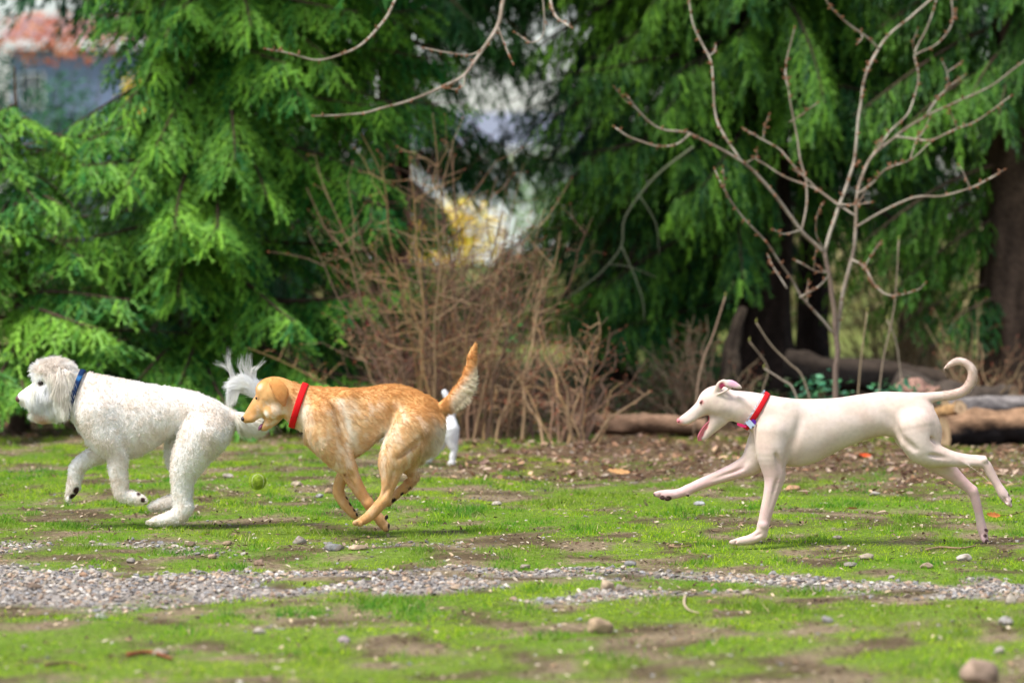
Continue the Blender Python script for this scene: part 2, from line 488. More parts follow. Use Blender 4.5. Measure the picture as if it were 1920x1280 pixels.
tan, grey, pale, slate, pinkish, brown = S(200, 170, 136), S(150, 146, 142), S(200, 192, 182), S(138, 146, 154), S(208, 170, 150), S(120, 98, 82)
SN = [(1124, 1182, 48, 32, tan, 'round tan stone alone in the foreground grass'),
      (1832, 1272, 84, 50, S(178, 150, 132), 'big blurred brown stone in the bottom right corner'),
      (1137, 1101, 27, 24, S(216, 190, 160), 'egg-shaped tan stone at the end of the gravel strip'),
      (1164, 1103, 26, 16, grey, 'grey stone touching the egg-shaped tan stone on its right'),
      (1181, 1054, 26, 11, slate, 'blue-grey flat stone in grass above the egg-shaped tan stone'),
      (562, 1018, 28, 17, S(176, 170, 164), 'angular grey stone below the tan dog, farther of three'),
      (625, 1034, 38, 15, slate, 'flat slate-grey stone below the tan dog, between two others'),
      (673, 1034, 38, 12, S(226, 196, 164), 'flat peach stone below the tan dog, right of the slate one'),
      (426, 1021, 18, 10, tan, 'small tan stone below the ball beside the gravel'),
      (357, 1023, 20, 9, brown, 'flat brown stone just below the white curly dog'),
      (397, 1044, 18, 10, pinkish, 'pinkish stone at the back edge of the gravel strip'),
      (485, 1052, 20, 13, S(160, 128, 110), 'rusty brown stone at the back edge of the gravel strip'),
      (57, 1092, 24, 14, pale, 'whitish stone in the gravel near the left edge'),
      (66, 1106, 28, 12, S(96, 78, 68), 'dark brown stone in the gravel near the left edge'),
      (156, 1076, 20, 10, S(214, 164, 130), 'orange-tan stone in the gravel left of its middle'),
      (1486, 918, 30, 11, S(206, 150, 108), 'orange-tan stone in grass under the cream dog'),
      (1313, 945, 24, 8, S(196, 204, 214), 'pale blue-grey stone under the raised paw of the cream dog'),
      (1623, 1047, 30, 12, S(202, 186, 164), 'tan stone in grass below the belly of the cream dog'),
      (1595, 1058, 28, 10, grey, 'flat grey stone nearest below the cream dog'),
      (1808, 1046, 28, 14, S(216, 208, 198), 'pale stone below the lowered hind paw of the cream dog'),
      (1737, 1062, 26, 12, S(196, 172, 146), 'tan stone left of the pale stone below the hind paw'),
      (1896, 1131, 24, 22, S(212, 200, 188), 'pale upright stone at the right edge above the other pale ones'),
      (1888, 1176, 28, 18, S(190, 190, 192), 'grey-white stone in the foreground grass by the right edge'),
      (1874, 1224, 20, 15, pale, 'small white stone above the big blurred brown stone'),
      (1450, 1073, 18, 10, S(170, 172, 174), 'small grey stone in grass before the cream dog'),
      (1550, 1168, 22, 14, S(170, 170, 176), 'grey stone in foreground grass below the gravel end'),
      (930, 946, 20, 8, pale, 'white stone in grass between the tan and cream dogs'),
      (556, 912, 22, 10, S(216, 196, 172), 'cream stone right of the ball in the grass'),
      (616, 924, 16, 11, S(206, 172, 138), 'tan stone behind the front paw of the tan dog'),
      (598, 931, 18, 8, S(190, 198, 206), 'pale grey stone in front of the front paw of the tan dog'),
      (427, 898, 22, 9, pale, 'white stone in grass left of the ball'),
      (1136, 888, 22, 8, S(200, 184, 164), 'small tan stone in the leaf litter left of the cream dog'),
      (1640, 930, 22, 9, S(200, 196, 190), 'pale grey stone in grass under the flank of the cream dog'),
      (1570, 1010, 18, 7, pale, 'small white stone in grass behind the front paw of the cream dog'),
      (245, 1052, 20, 10, grey, 'grey stone in the gravel under the white curly dog'),
      (820, 1080, 22, 11, S(206, 196, 186), 'pale stone in the middle of the gravel strip'),
      (985, 1062, 20, 10, S(178, 166, 152), 'beige stone at the back edge of the gravel middle'),
      (1400, 1110, 22, 11, S(196, 182, 168), 'beige stone in the thin right part of the gravel'),
      (190, 1155, 26, 12, S(196, 196, 198), 'pale grey stone in the foreground grass at left'),
      (485, 1185, 28, 13, S(210, 200, 190), 'whitish stone in the foreground grass left of centre'),
      (645, 1200, 24, 13, S(176, 160, 170), 'mauve-grey stone in the foreground grass near the middle'),
      (300, 1225, 34, 16, S(186, 174, 160), 'beige stone low in the foreground at left'),
      ]
for i, s in enumerate(SN): stone(*s, i + 3)

# ---------------------------------------------------------------- fallen leaves
M_LEAF = mat_tint('dead_leaf', rough=0.8, spec=0.2, transl=0.15, noise=0.15, nscale=120)
def leaf_field(name, x, y, label, cols, size=0.035, z0=None):
    n = len(x)
    # a dry leaf: six-point outline, folded along the rib
    T = np.array([(-1, 0, 0.0), (-0.35, 0.42, 0.14), (0.4, 0.36, 0.18), (1, 0, 0.1), (0.4, -0.36, 0.18), (-0.35, -0.42, 0.14), (0.0, 0, -0.02)])
    Fc = np.array([(6, 0, 5), (6, 5, 4), (6, 4, 3), (6, 3, 2), (6, 2, 1), (6, 1, 0)])
    q = rng.normal(size=(n, 3)) * 0.35; q[:, 2] = 1; N = unit(q)
    a = rng.random(n) * 6.283; A = unit(np.cross(N, np.stack([np.sin(a), np.cos(a), 0 * a], 1))); B = np.cross(N, A)
    s = size * (0.5 + 0.8 * rng.random(n)) * 0.5
    z = gz(x, y) + 0.004 + s * 0.3 * rng.random(n) if z0 is None else z0
    V = np.stack([x, y, z], 1)[:, None, :] + s[:, None, None] * (T[None, :, 0:1] * A[:, None] + T[None, :, 1:2] * B[:, None] + T[None, :, 2:3] * N[:, None])
    f = (np.arange(n)[:, None, None] * 7 + Fc[None]).reshape(-1, 3)
    c = cols[rng.integers(0, len(cols), n)] * (0.6 + 0.7 * rng.random((n, 1)))
    o = mesh_np(name, V.reshape(-1, 3), f, M_LEAF, None, False, np.repeat(np.clip(c, 0, 0.8), 7, axis=0))
    return tag(o, label, 'leaves', kind='stuff')
LC = np.array([S(148, 112, 86), S(176, 138, 108), S(112, 84, 64), S(198, 164, 134), S(92, 70, 56), S(156, 126, 112), S(184, 160, 140)])
x, y = scatter(15000, 17.0, 29, lambda x, y: litter_mask(x, y) * 0.8 + 0.012)
leaf_field('leaf_litter', x, y, 'brown fallen leaves lying under the trees and along the lawn edge', LC, 0.055)

def dead_leaf(px, py, size, rgb, label, rz, tilt=0.35):
    d = dist_of(py); p = at(px, py, d)
    n = 9; t = np.linspace(-1, 1, n)
    wv = np.array([0.02, 0.28, 0.22, 0.42, 0.30, 0.46, 0.26, 0.24, 0.02])
    top = np.stack([t, wv, 0.25 * wv + 0.12 * t * t], 1); bot = np.stack([t, -wv, 0.25 * wv + 0.12 * t * t], 1); mid = np.stack([t, 0 * t, 0.12 * t * t - 0.02], 1)
    V = np.concatenate([top, mid, bot]) * size / 2
    f = [(i, i + 1, n + i + 1, n + i) for i in range(n - 1)] + [(n + i, n + i + 1, 2 * n + i + 1, 2 * n + i) for i in range(n - 1)]
    root = empty('fallen_leaf', (p[0], p[1], gz(p[0], p[1])[0] + size * 0.12 + 0.004)); root.rotation_euler = (tilt, 0.1, rz)
    mesh_np('blade', V, np.array(f), M_LEAF, root, False, np.tile(rgb, (len(V), 1)) * (0.8 + 0.4 * rng.random((len(V), 1))))
    mb = MB(); mb.tube([(size * 0.5, 0, 0.06 * size), (size * 0.7, 0.02 * size, 0.05 * size), (size * 1.0, 0.08 * size, 0.0)], 0.0014, 5, S(120, 84, 60)); mb.build('stem', M_LEAF, root)
    return tag(root, label, 'leaf')
dead_leaf(1862, 968, 0.075, S(190, 116, 64), 'curled orange-brown leaf behind the near hind leg of the cream dog', 0.5, 0.9)
dead_leaf(1622, 860, 0.07, S(226, 92, 48), 'bright orange leaf on the litter behind the cream dog', 0.2, 0.8)
dead_leaf(1160, 885, 0.12, S(206, 156, 104), 'large tan leaf on bare soil left of the cream dog', 0.1, 0.5)
dead_leaf(1598, 955, 0.06, S(176, 120, 84), 'small brown leaf in grass under the belly of the cream dog', 2.2, 0.5)

M_TWIG = mat_tint('dry_twig', rough=0.85, spec=0.15, noise=0.2, nscale=80, bump=0.4, bscale=200)
def fallen_twig(pts, r, label, rgb=S(150, 124, 98)):
    P = []
    for px, py in pts:
        d = dist_of(py); p = at(px, py, d); p[2] = gz(p[0], p[1])[0] + r * 1.4; P.append(p)
    P = spline(np.array(P), 4); o = P[0].copy()
    mb = MB(); mb.tube(P - o, np.linspace(r, r * 0.5, len(P)), 6, rgb)
    ob = mb.build('fallen_twig', M_TWIG); ob.location = o
    return tag(ob, label, 'twig')
x, y = scatter(36000, 9.5, 23, lambda x, y: (1 - gravel_mask(x, y)) * (0.25 + 0.75 * (1 - grass_mask(x, y))) * 0.6)
leaf_field('soil_debris', x, y, 'tiny brown leaf scraps and bark chips scattered over the lawn', np.array([S(160, 132, 104), S(104, 82, 64), S(76, 60, 48), S(196, 174, 144), S(134, 110, 92), S(206, 190, 166)]), 0.022)
fallen_twig([(1735, 1030), (1765, 1027), (1800, 1029), (1830, 1026)], 0.006, 'pale dry twig in grass left of the lowered hind paw')
fallen_twig([(1255, 1022), (1275, 1024), (1300, 1020)], 0.004, 'short dry twig on the bare soil below the raised paw')
fallen_twig([(1860, 965), (1890, 962), (1925, 956)], 0.003, 'thin brown twig running from the curled leaf to the right edge', S(130, 100, 76))
fallen_twig([(1285, 1112), (1283, 1128), (1292, 1142), (1310, 1148)], 0.006, 'hooked pale twig in the foreground grass', S(186, 166, 138))
fallen_twig([(1560, 1045), (1580, 1043), (1606, 1040)], 0.005, 'short tan twig beside the grey stone below the cream dog')
fallen_twig([(85, 1246), (130, 1240), (160, 1252)], 0.006, 'brown twig low in the left foreground', S(120, 92, 72))
fallen_twig([(240, 1228), (280, 1222), (322, 1238)], 0.008, 'rusty brown stick in the foreground grass at left', S(140, 84, 56))

# ================================================================== conifers
M_NEEDLE = mat_tint('needles', rough=0.55, spec=0.3, transl=0.10)
M_BARK = mat_tint('bark', rough=0.9, spec=0.15, noise=0.4, nscale=30, bump=1.0, bscale=40)

def shoot_template(pairs=3):
    """one needled shoot: a slim dense core and brush-like needles laid forward"""
    L, nl, hw = 0.125, 0.040, 0.0100
    v = [np.array([0, 0, 0]), np.array([L * 0.45, -0.0085, 0.002]), np.array([L * 1.05, 0, -0.004]), np.array([L * 0.45, 0.0085, 0.002])]
    f = [(0, 1, 2), (0, 2, 3)]
    for i in range(pairs):
        t = 0.05 + 0.72 * i / (pairs - 1)
        for sd in (-1, 1):
            b = np.array([L * t, 0, 0]); up = 0.4 if (i + (sd > 0)) % 2 else -0.25
            d = unit(np.array([0.85, sd * 0.5, up])); k = len(v)
            v += [b + np.array([-hw, 0, 0]), b + np.array([hw, 0, 0]), b + d * nl * (1.05 - 0.3 * t)]; f.append((k, k + 1, k + 2))
    return np.array(v), np.array(f)
SH_V, SH_F = shoot_template()

def shoots_mesh(name, P, A, N, sc, col, parent):
    A = unit(A); Sd = unit(np.cross(N, A)); N2 = np.cross(A, Sd)
    n = len(P)
    V = P[:, None, :] + sc[:, None, None] * (SH_V[None, :, 0:1] * A[:, None] + SH_V[None, :, 1:2] * Sd[:, None] + SH_V[None, :, 2:3] * N2[:, None])
    f = (np.arange(n)[:, None, None] * len(SH_V) + SH_F[None]).reshape(-1, 3)
    o = mesh_np(name, V.reshape(-1, 3), f, M_NEEDLE, parent, False, np.repeat(col, len(SH_V), axis=0))
    return tag(o, kind='stuff')

def conifer(name, label, px, d, hgt, trunk_r, branches, seed, light, dark, hang=0.3, bark=S(92, 74, 62), back=0.45, sec_step=0.075, shoot_step=0.040, shoot_scale=1.15, trunk_top=None):
    """branches: list of (height, azimuth deg (0 = towards camera, +90 = photo right), length, rise, droop)"""
    r = np.random.default_rng(seed)
    bx = (px - 960) / F * d
    root = empty(name, (bx, d, 0)); tag(root, label, 'tree', 'conifers behind the dogs')
    zt = np.linspace(-0.1, hgt, 26)
    wob = np.stack([np.sin(zt * 1.3 + seed) * 0.03, np.cos(zt * 1.1 + seed) * 0.03, zt], 1)
    tr = trunk_r * np.interp(zt / hgt, [-.1, 0.0, 0.06, 0.3, 1], [1.7, 1.45, 1.1, 0.92, 0.12])
    zt = np.linspace(-0.1, hgt, 90); wob = np.stack([np.sin(zt * 1.3 + seed) * 0.03, np.cos(zt * 1.1 + seed) * 0.03, zt], 1)
    tr = trunk_r * np.interp(zt / hgt, [-.1, 0.0, 0.06, 0.3, 1], [1.7, 1.45, 1.1, 0.92, 0.12])
    v, f = tube_geo(wob, tr, 30)
    th = np.arctan2(v[:, 1], v[:, 0])
    nrm = unit(v * np.array([1, 1, 0]))
    v = v + nrm * ((fbm(np.stack([np.cos(th) * 4, np.sin(th) * 4, v[:, 2] * 2.2], 1), seed, 4) - 0.5) * 0.5 * trunk_r)[:, None]
    mb = MB(); mb.add(v, f, lerp2(np.tile(bark, (len(v), 1)), bark * 0.5, sstep(.4, .6, fbm(v * np.array([30, 30, 6]), seed + 5, 3))))
    mb.build('trunk', M_BARK, root)
    wood = MB(); fine = Sticks(); P_, A_, N_, S_, C_ = [], [], [], [], []
    upper = [(z, r.uniform(0, 360), (2.5 - 0.24 * (z - 3.6)) * (0.8 + 0.4 * r.random()), 0.15, 0.42) for z in np.linspace(3.7, hgt - 0.3, 34)] if hgt > 5 else []  # coarse boughs above the view, added to shade the crown below
    for bi, (z0, az, L, rise, droop) in enumerate(branches + upper):
        coarse = bi >= len(branches); kb0 = r.normal(0.42, 0.16)
        a = math.radians(az); out = np.array([math.sin(a), -math.cos(a), 0]); sidev = np.array([math.cos(a), math.sin(a), 0])
        facing = math.cos(a) > -0.35
        t = np.linspace(0, 1, 14)
        bend = r.normal(0, 0.12)
        pts = np.array([0, 0, z0]) + out * (L * t)[:, None] + sidev * (bend * L * t ** 2)[:, None]
        pts[:, 2] += L * (rise * t - droop * t ** 2 + 0.10 * t ** 4)
        br = np.interp(t, [0, 1], [0.008 + 0.008 * L, 0.002])
        wood.tube(pts, br, 5, bark * (0.8 + 0.4 * r.random()), cap=False)
        step = 0.28 if coarse else sec_step * (1 if facing else 2.6)
        for tt in np.arange(0.16, 1.0, step / L):
            p = np.array([np.interp(tt, t, pts[:, i]) for i in range(3)])
            tang = unit(np.array([np.interp(min(1, tt + .05), t, pts[:, i]) - np.interp(max(0, tt - .05), t, pts[:, i]) for i in range(3)]))
            for sd in (-1, 1):
                if r.random() < 0.08: continue
                kb = kb0 + r.normal(0, 0.14)
                l2 = (0.10 + 0.34 * L * (1 - tt) ** 0.8 * (0.5 + 0.5 * min(1, tt * 3))) * (0.65 + 0.6 * r.random())
                l2 = min(l2, 0.62) if not coarse else min(l2 * 1.2, 1.0)
                dirv = unit(tang * 0.75 + sidev * sd * (0.75 - 0.35 * hang) + np.array([0, 0, -0.25 - 1.1 * hang * r.random()]) + r.normal(0, 0.10, 3))
                n2 = max(2, int(l2 / (0.14 if coarse else shoot_step * (1 if facing else 2.0))))
                u = (np.arange(n2) + 0.6) / n2
                q = p + dirv * (l2 * u)[:, None]
                q[:, 2] -= (0.22 + 0.5 * hang) * l2 * u ** 2
                if facing: fine.add(p, q[-1], 0.0035, 0.0015, bark * 0.8)
                for s2 in (-1, 1):
                    m = n2
                    ax = dirv * 0.85 + np.cross(dirv, np.array([0, 0, 1.0])) * s2 * 0.55 + np.array([0, 0, -0.25 - 0.6 * hang]) 
                    A = ax + r.normal(0, 0.16, (m, 3))
                    P_.append(q + r.normal(0, 0.006, (m, 3))); A_.append(A)
                    N_.append(np.array([0, 0, 1.0]) + r.normal(0, 0.3, (m, 3)) + out * 0.4)
                    S_.append((0.62 + 0.55 * r.random(m)) * (1.05 - 0.35 * u) * (3.6 if coarse else shoot_scale))
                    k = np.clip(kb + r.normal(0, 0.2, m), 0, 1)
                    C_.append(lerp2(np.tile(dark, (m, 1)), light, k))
    v, f, cc = fine.geo(); wood.add(v, f, cc); wood.build('branches', M_BARK, root)
    P_, A_, N_, S_, C_ = (np.concatenate(q) for q in (P_, A_, N_, S_, C_))
    shoots_mesh('crown', P_, A_, N_, S_, C_, root)
    return len(P_)

def whorls(seed, z0, z1, n, Lf, rise=0.12, droop=0.45, az=None):
    r = np.random.default_rng(seed); out = []
    for i in range(n):
        z = z0 + (z1 - z0) * (i + r.random() * 0.8) / n
        a = (i * 137.5 + r.normal(0, 12)) % 360 if az is None else r.uniform(*az)
        out.append((z, a, Lf(z) * (0.8 + 0.4 * r.random()), rise + r.normal(0, 0.06), droop + r.normal(0, 0.08)))
    return out

NS = 0
lightg, midg, darkg = S(136, 190, 56), S(74, 136, 58), S(38, 108, 42)
def Ll(z, az):
    """left spruce: boughs on the left stop short higher up, where the house shows"""
    L = 1.75 - 0.14 * z
    lat = -math.sin(math.radians(az))
    if lat > 0.15: L = min(L, np.interp(z, [1.2, 1.9, 2.5, 3.2], [2.3, 1.5, 0.75, 0.5]) / lat)
    return L
def whorls2(seed, z0, z1, n, Lf, rise, droop, front=0.75):
    r = np.random.default_rng(seed); out = []
    for i in range(n):
        z = z0 + (z1 - z0) * (i + r.random() * 0.8) / n
        a = r.uniform(-95, 95) if r.random() < front else r.uniform(95, 265)
        out.append((z, a, Lf(z, a) * (0.75 + 0.4 * r.random()), rise + r.normal(0, 0.07), droop + r.normal(0, 0.09)))
    return out
NS += conifer('spruce_tree', 'large bright green spruce with sweeping branches filling the left half', 400, 24.6, 7.5, 0.13,
              whorls2(3, 0.25, 3.3, 66, Ll, 0.12, 0.34, 0.84) + whorls2(4, 2.5, 3.9, 20, lambda z, a: 1.15, 0.0, 0.5, 1.0) + [(2.9, -12, 1.2, 0, .5), (2.7, -25, 1.1, 0, .5), (2.5, -18, 1.3, 0, .5), (2.3, -8, 1.4, 0, .5), (3.2, -20, 1.0, 0, .5), (3.3, 0, 1.1, 0, .5), (2.1, -22, 1.5, 0, .5), (3.5, -10, 1.1, 0, .6)], 11, lightg, darkg, hang=0.32)
NS += conifer('spruce_tree', 'young light green spruce below the house at the left edge', 30, 23.6, 2.25, 0.05,
              whorls2(5, 0.2, 2.05, 40, lambda z, a: 1.35 - 0.5 * z, 0.2, 0.42, 0.8), 13, S(140, 192, 58), S(44, 110, 44), hang=0.22)
NS += conifer('spruce_tree', 'dark spruce behind the large one, branches hanging over the gap', 735, 28.5, 8.0, 0.13,
              whorls2(6, 1.5, 4.1, 56, lambda z, a: min(1.05 if z < 2.6 else 1.3, 9), 0.0, 0.40, 0.75), 17, S(80, 142, 54), S(24, 80, 42), hang=0.5)
NS += conifer('hemlock_tree', 'dark drooping conifer with a thick trunk behind the bare sapling', 1425, 27.0, 9.0, 0.19,
              [(0.95, -72, 1.35, -0.02, 0.3), (0.75, -58, 1.35, 0.0, 0.22), (1.05, -92, 1.55, 0.0, 0.3), (1.2, -80, 1.5, 0, 0.4), (1.3, -60, 1.5, 0, 0.4), (0.9, -85, 1.2, 0, .3), (1.1, -50, 1.2, 0, .35)]
              + whorls2(8, 1.55, 3.7, 62, lambda z, a: 1.75 - 0.08 * z, 0.0, 0.36, 0.8), 19, S(122, 176, 46), S(26, 80, 34), hang=0.75, bark=S(62, 50, 44))
NS += conifer('hemlock_tree', 'slim dark trunk and hanging boughs right of the thick trunk', 1530, 28.8, 8.5, 0.11,
              whorls2(9, 1.9, 4.6, 44, lambda z, a: 1.5 - 0.06 * z, 0.0, 0.36, 0.7), 23, S(78, 132, 42), S(20, 66, 30), hang=0.8, bark=S(52, 42, 38))
NS += conifer('fir_tree', 'tall conifer with rough brown trunk at the right edge', 1905, 26.2, 9.0, 0.20,
              [(1.5, -80, 1.1, -0.1, 0.5), (1.2, -95, 1.0, -0.1, 0.5), (0.9, -70, 0.8, 0, .4), (0.8, -50, 0.75, 0, .3), (1.7, -70, 1.2, -.05, .5), (1.35, -60, 0.9, -.1, .5)] + whorls2(10, 2.0, 4.6, 34, lambda z, a: 1.5 - 0.06 * z, 0.0, 0.42, 0.5), 29, S(98, 148, 40), S(28, 76, 30), hang=0.7, bark=S(92, 76, 64))
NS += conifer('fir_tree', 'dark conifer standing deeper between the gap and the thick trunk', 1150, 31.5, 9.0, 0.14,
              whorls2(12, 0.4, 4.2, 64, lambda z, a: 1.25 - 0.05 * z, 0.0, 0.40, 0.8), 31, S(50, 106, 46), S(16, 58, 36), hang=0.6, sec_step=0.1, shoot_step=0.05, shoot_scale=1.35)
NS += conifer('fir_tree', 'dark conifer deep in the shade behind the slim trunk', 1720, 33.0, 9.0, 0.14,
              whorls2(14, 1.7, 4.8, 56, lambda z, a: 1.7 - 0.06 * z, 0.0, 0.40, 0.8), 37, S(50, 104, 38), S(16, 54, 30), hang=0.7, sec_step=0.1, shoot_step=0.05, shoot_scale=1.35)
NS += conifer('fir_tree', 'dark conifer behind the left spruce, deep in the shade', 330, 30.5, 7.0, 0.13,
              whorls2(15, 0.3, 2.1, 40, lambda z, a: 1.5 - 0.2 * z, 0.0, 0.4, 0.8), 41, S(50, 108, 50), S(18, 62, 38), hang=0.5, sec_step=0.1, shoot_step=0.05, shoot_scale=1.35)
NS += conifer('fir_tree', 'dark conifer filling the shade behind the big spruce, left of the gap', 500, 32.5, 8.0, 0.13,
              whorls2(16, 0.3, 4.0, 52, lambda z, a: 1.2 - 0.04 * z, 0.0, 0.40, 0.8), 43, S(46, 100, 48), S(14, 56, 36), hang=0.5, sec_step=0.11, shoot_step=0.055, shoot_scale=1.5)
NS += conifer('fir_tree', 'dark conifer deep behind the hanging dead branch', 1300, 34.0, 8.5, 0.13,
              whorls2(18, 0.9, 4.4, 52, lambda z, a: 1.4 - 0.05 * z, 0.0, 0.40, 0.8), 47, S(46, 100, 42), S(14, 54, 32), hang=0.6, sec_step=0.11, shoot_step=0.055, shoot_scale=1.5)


# ================================================================== bare sapling with its arching limbs
M_SAP = mat_tint('sapling_bark', rough=0.75, spec=0.2, noise=0.2, nscale=50, bump=0.4, bscale=120)
SD = 22.0
def sapling():
    root = empty('bare_tree', at(1566, 415 + F * H / SD, SD))
    tag(root, 'bare leafless sapling with forked pale branches behind the cream dog', 'tree')
    base = np.array(root.location)
    r = np.random.default_rng(55)
    pale_, red_ = S(186, 176, 160), S(142, 124, 106)
    def limb(name, pts, r0, r1, dz=(0, 0), buds=True, c=None, parent=root):
        P = np.array([at(px, py, SD + np.interp(i / (len(pts) - 1), [0, 1], dz)) for i, (px, py) in enumerate(pts)]) - base
        P = spline(P, 5)
        n = len(P)
        P = P + (np.stack([vnoise(np.stack([P[:, 2] * 9 + k * 7, P[:, 0] * 9], 1), 5 + k) for k in range(3)], 1) - 0.5) * 0.012
        R = np.linspace(r0, r1, n) * 0.74
        mb = MB()
        cc = c if c is not None else lerp2(np.tile(pale_, (1, 1)), red_, [r.random() * 0.6])[0]
        v, f = tube_geo(P, R, 7)
        shade = lerp2(np.tile(cc, (len(v), 1)), red_ * 0.8, 0.8 * sstep(0.45, 0.6, fbm(v * 14, 77, 3)))
        mb.add(v, f, shade)
        if buds:
            k = 0
            for i in range(3, n - 1):
                if r.random() < 0.55:
                    dirv = unit(np.gradient(P, axis=0)[i] * 8 + r.normal(0, 0.45, 3)); s = 0.016 + 0.014 * r.random()
                    mb.tube([P[i], P[i] + dirv * s * 0.5, P[i] + dirv * s * 1.2], [R[i] * 1.0 + 0.001, 0.0062, 0.001], 5, S(134, 92, 66))
            mb.tube([P[-1], P[-1] + unit(P[-1] - P[-2]) * 0.01, P[-1] + unit(P[-1] - P[-2]) * 0.022], [r1, 0.0048, 0.001], 5, S(134, 90, 64))
        return mb.build(name, M_SAP, parent)
    gv = HOR + F * H / SD
    limb('trunk', [(1566, gv + 8), (1566, 780), (1567, 720), (1570, 647), (1565, 590), (1559, 534), (1545, 474)], 0.026, 0.017, buds=False, c=S(128, 110, 98))
    B = [
        ([(1570, 640), (1575, 590), (1587, 523), (1604, 450), (1605, 388), (1615, 337), (1637, 292), (1682, 253), (1733, 219), (1795, 191), (1857, 163), (1925, 112)], .017, .006, (0, .5)),
        ([(1737, 216), (1761, 180), (1775, 163), (1775, 135), (1767, 115)], .009, .006, (.3, .2)),
        ([(1680, 256), (1720, 262), (1750, 260), (1795, 242), (1851, 214), (1896, 180)], .009, .005, (.2, -.2)),
        ([(1610, 362), (1635, 345), (1660, 318), (1705, 301), (1744, 267)], .008, .004, (0, -.3)),
        ([(1606, 424), (1660, 394), (1716, 371), (1767, 368), (1818, 352), (1868, 329)], .009, .005, (0, -.4)),
        ([(1545, 476), (1508, 439), (1469, 388), (1429, 338), (1396, 307), (1345, 276), (1300, 253), (1277, 248), (1232, 239), (1199, 211), (1176, 180)], .015, .006, (0, -.5)),
        ([(1296, 252), (1272, 270), (1232, 274), (1193, 262), (1154, 239)], .008, .005, (-.35, -.2)),
        ([(1388, 300), (1356, 248), (1342, 214), (1337, 141), (1328, 107), (1306, 62), (1292, 0), (1290, -60)], .009, .005, (-.2, .2)),
        ([(1546, 474), (1570, 394), (1581, 366), (1601, 309), (1612, 214), (1621, 146), (1649, 90), (1683, 51), (1744, 0), (1800, -60), (1830, -130)], .014, .007, (0, .2)),
        ([(1648, 92), (1615, 62), (1576, 34), (1550, 0), (1530, -40)], .009, .006, (.1, -.2)),
        ([(1574, 385), (1536, 357), (1469, 329), (1413, 295)], .008, .004, (0, .3)),
        ([(1574, 382), (1598, 383), (1634, 380)], .007, .004, (0, -.1)),
        ([(1603, 404), (1559, 374), (1514, 338), (1469, 287), (1430, 262), (1396, 242)], .008, .004, (0, .4)),
        ([(1502, 434), (1514, 371), (1503, 304), (1491, 242), (1480, 169), (1474, 124), (1488, 56)], .008, .004, (-.05, .3)),
        ([(1480, 228), (1508, 211), (1533, 194)], .006, .004, (.2, .1)),
        ([(1568, 628), (1514, 568), (1480, 518), (1441, 461), (1396, 411), (1362, 360), (1355, 315)], .010, .004, (0, -.4)),
        ([(1500, 556), (1514, 548), (1536, 534), (1553, 512), (1525, 506), (1491, 489)], .008, .005, (-.1, -.2)),
        ([(1597, 487), (1621, 501), (1643, 534), (1671, 554), (1716, 546), (1733, 532)], .009, .004, (0, -.3)),
        ([(1640, 292), (1666, 248), (1705, 208), (1722, 146), (1714, 101), (1739, 51), (1756, 0), (1762, -50)], .008, .005, (.05, .5)),
        ([(1715, 103), (1756, 84), (1784, 45), (1784, 0), (1775, -40)], .007, .005, (.3, .5)),
        ([(1476, 540), (1450, 500), (1440, 480)], .005, .003, (-.2, 0)),
        ([(1545, 470), (1530, 440), (1535, 400), (1545, 380)], .005, .003, (0, -.2)),
        ([(1500, 430), (1470, 438), (1450, 430)], .005, .003, (-.1, -.2)),
        # long limbs arching over to the left, their tips dropping back into view
        ([(1820, -120), (1700, -260), (1450, -330), (1200, -300), (1040, -200), (975, -90), (945, 0), (935, 45), (915, 80), (890, 115), (868, 142), (835, 161), (790, 181), (745, 195), (690, 210), (630, 215), (588, 217)], .022, .006, (.2, -1.5)),
        ([(1120, -260), (960, -240), (830, -130), (760, -40), (740, 2), (715, 45), (680, 80), (640, 104), (590, 112), (540, 100), (500, 93)], .013, .006, (-.7, -1.6)),
        ([(1150, -280), (1060, -150), (1025, -40), (1032, 5), (1042, 30), (1058, 42), (1073, 52)], .010, .007, (-.6, -1.2)),
        ([(872, 140), (868, 160), (850, 168), (832, 166)], .006, .004, (-1.3, -1.35)),
        ([(928, 62), (895, 99), (845, 100), (795, 92)], .006, .003, (-1.1, -1.0)),
        ([(935, 50), (952, 95), (962, 118)], .006, .003, (-1.1, -1.2)),
        ([(1000, -120), (1020, 40), (1000, 80), (968, 62)], .006, .004, (-.9, -.9)),
    ]
    for pts, r0, r1, dz in B:
        limb('branch', pts, r0, r1, dz)
        if r0 < 0.02 and len(pts) > 4 and pts[0][0] > 1300:
            for k in range(2):
                j = r.integers(1, len(pts) - 1); p = pts[j]; q = r.normal(0, 1, 2) * np.array([26, 12]) + np.array([0, -26]); f = j / (len(pts) - 1)
                z = np.interp(f, [0, 1], dz)
                limb('twig', [p, (p[0] + q[0] * 0.5 + r.normal(0, 3), p[1] + q[1] * 0.5), (p[0] + q[0], p[1] + q[1])], .0048, .003, (z, z + r.normal(0, .08)))
    return root
sapling()

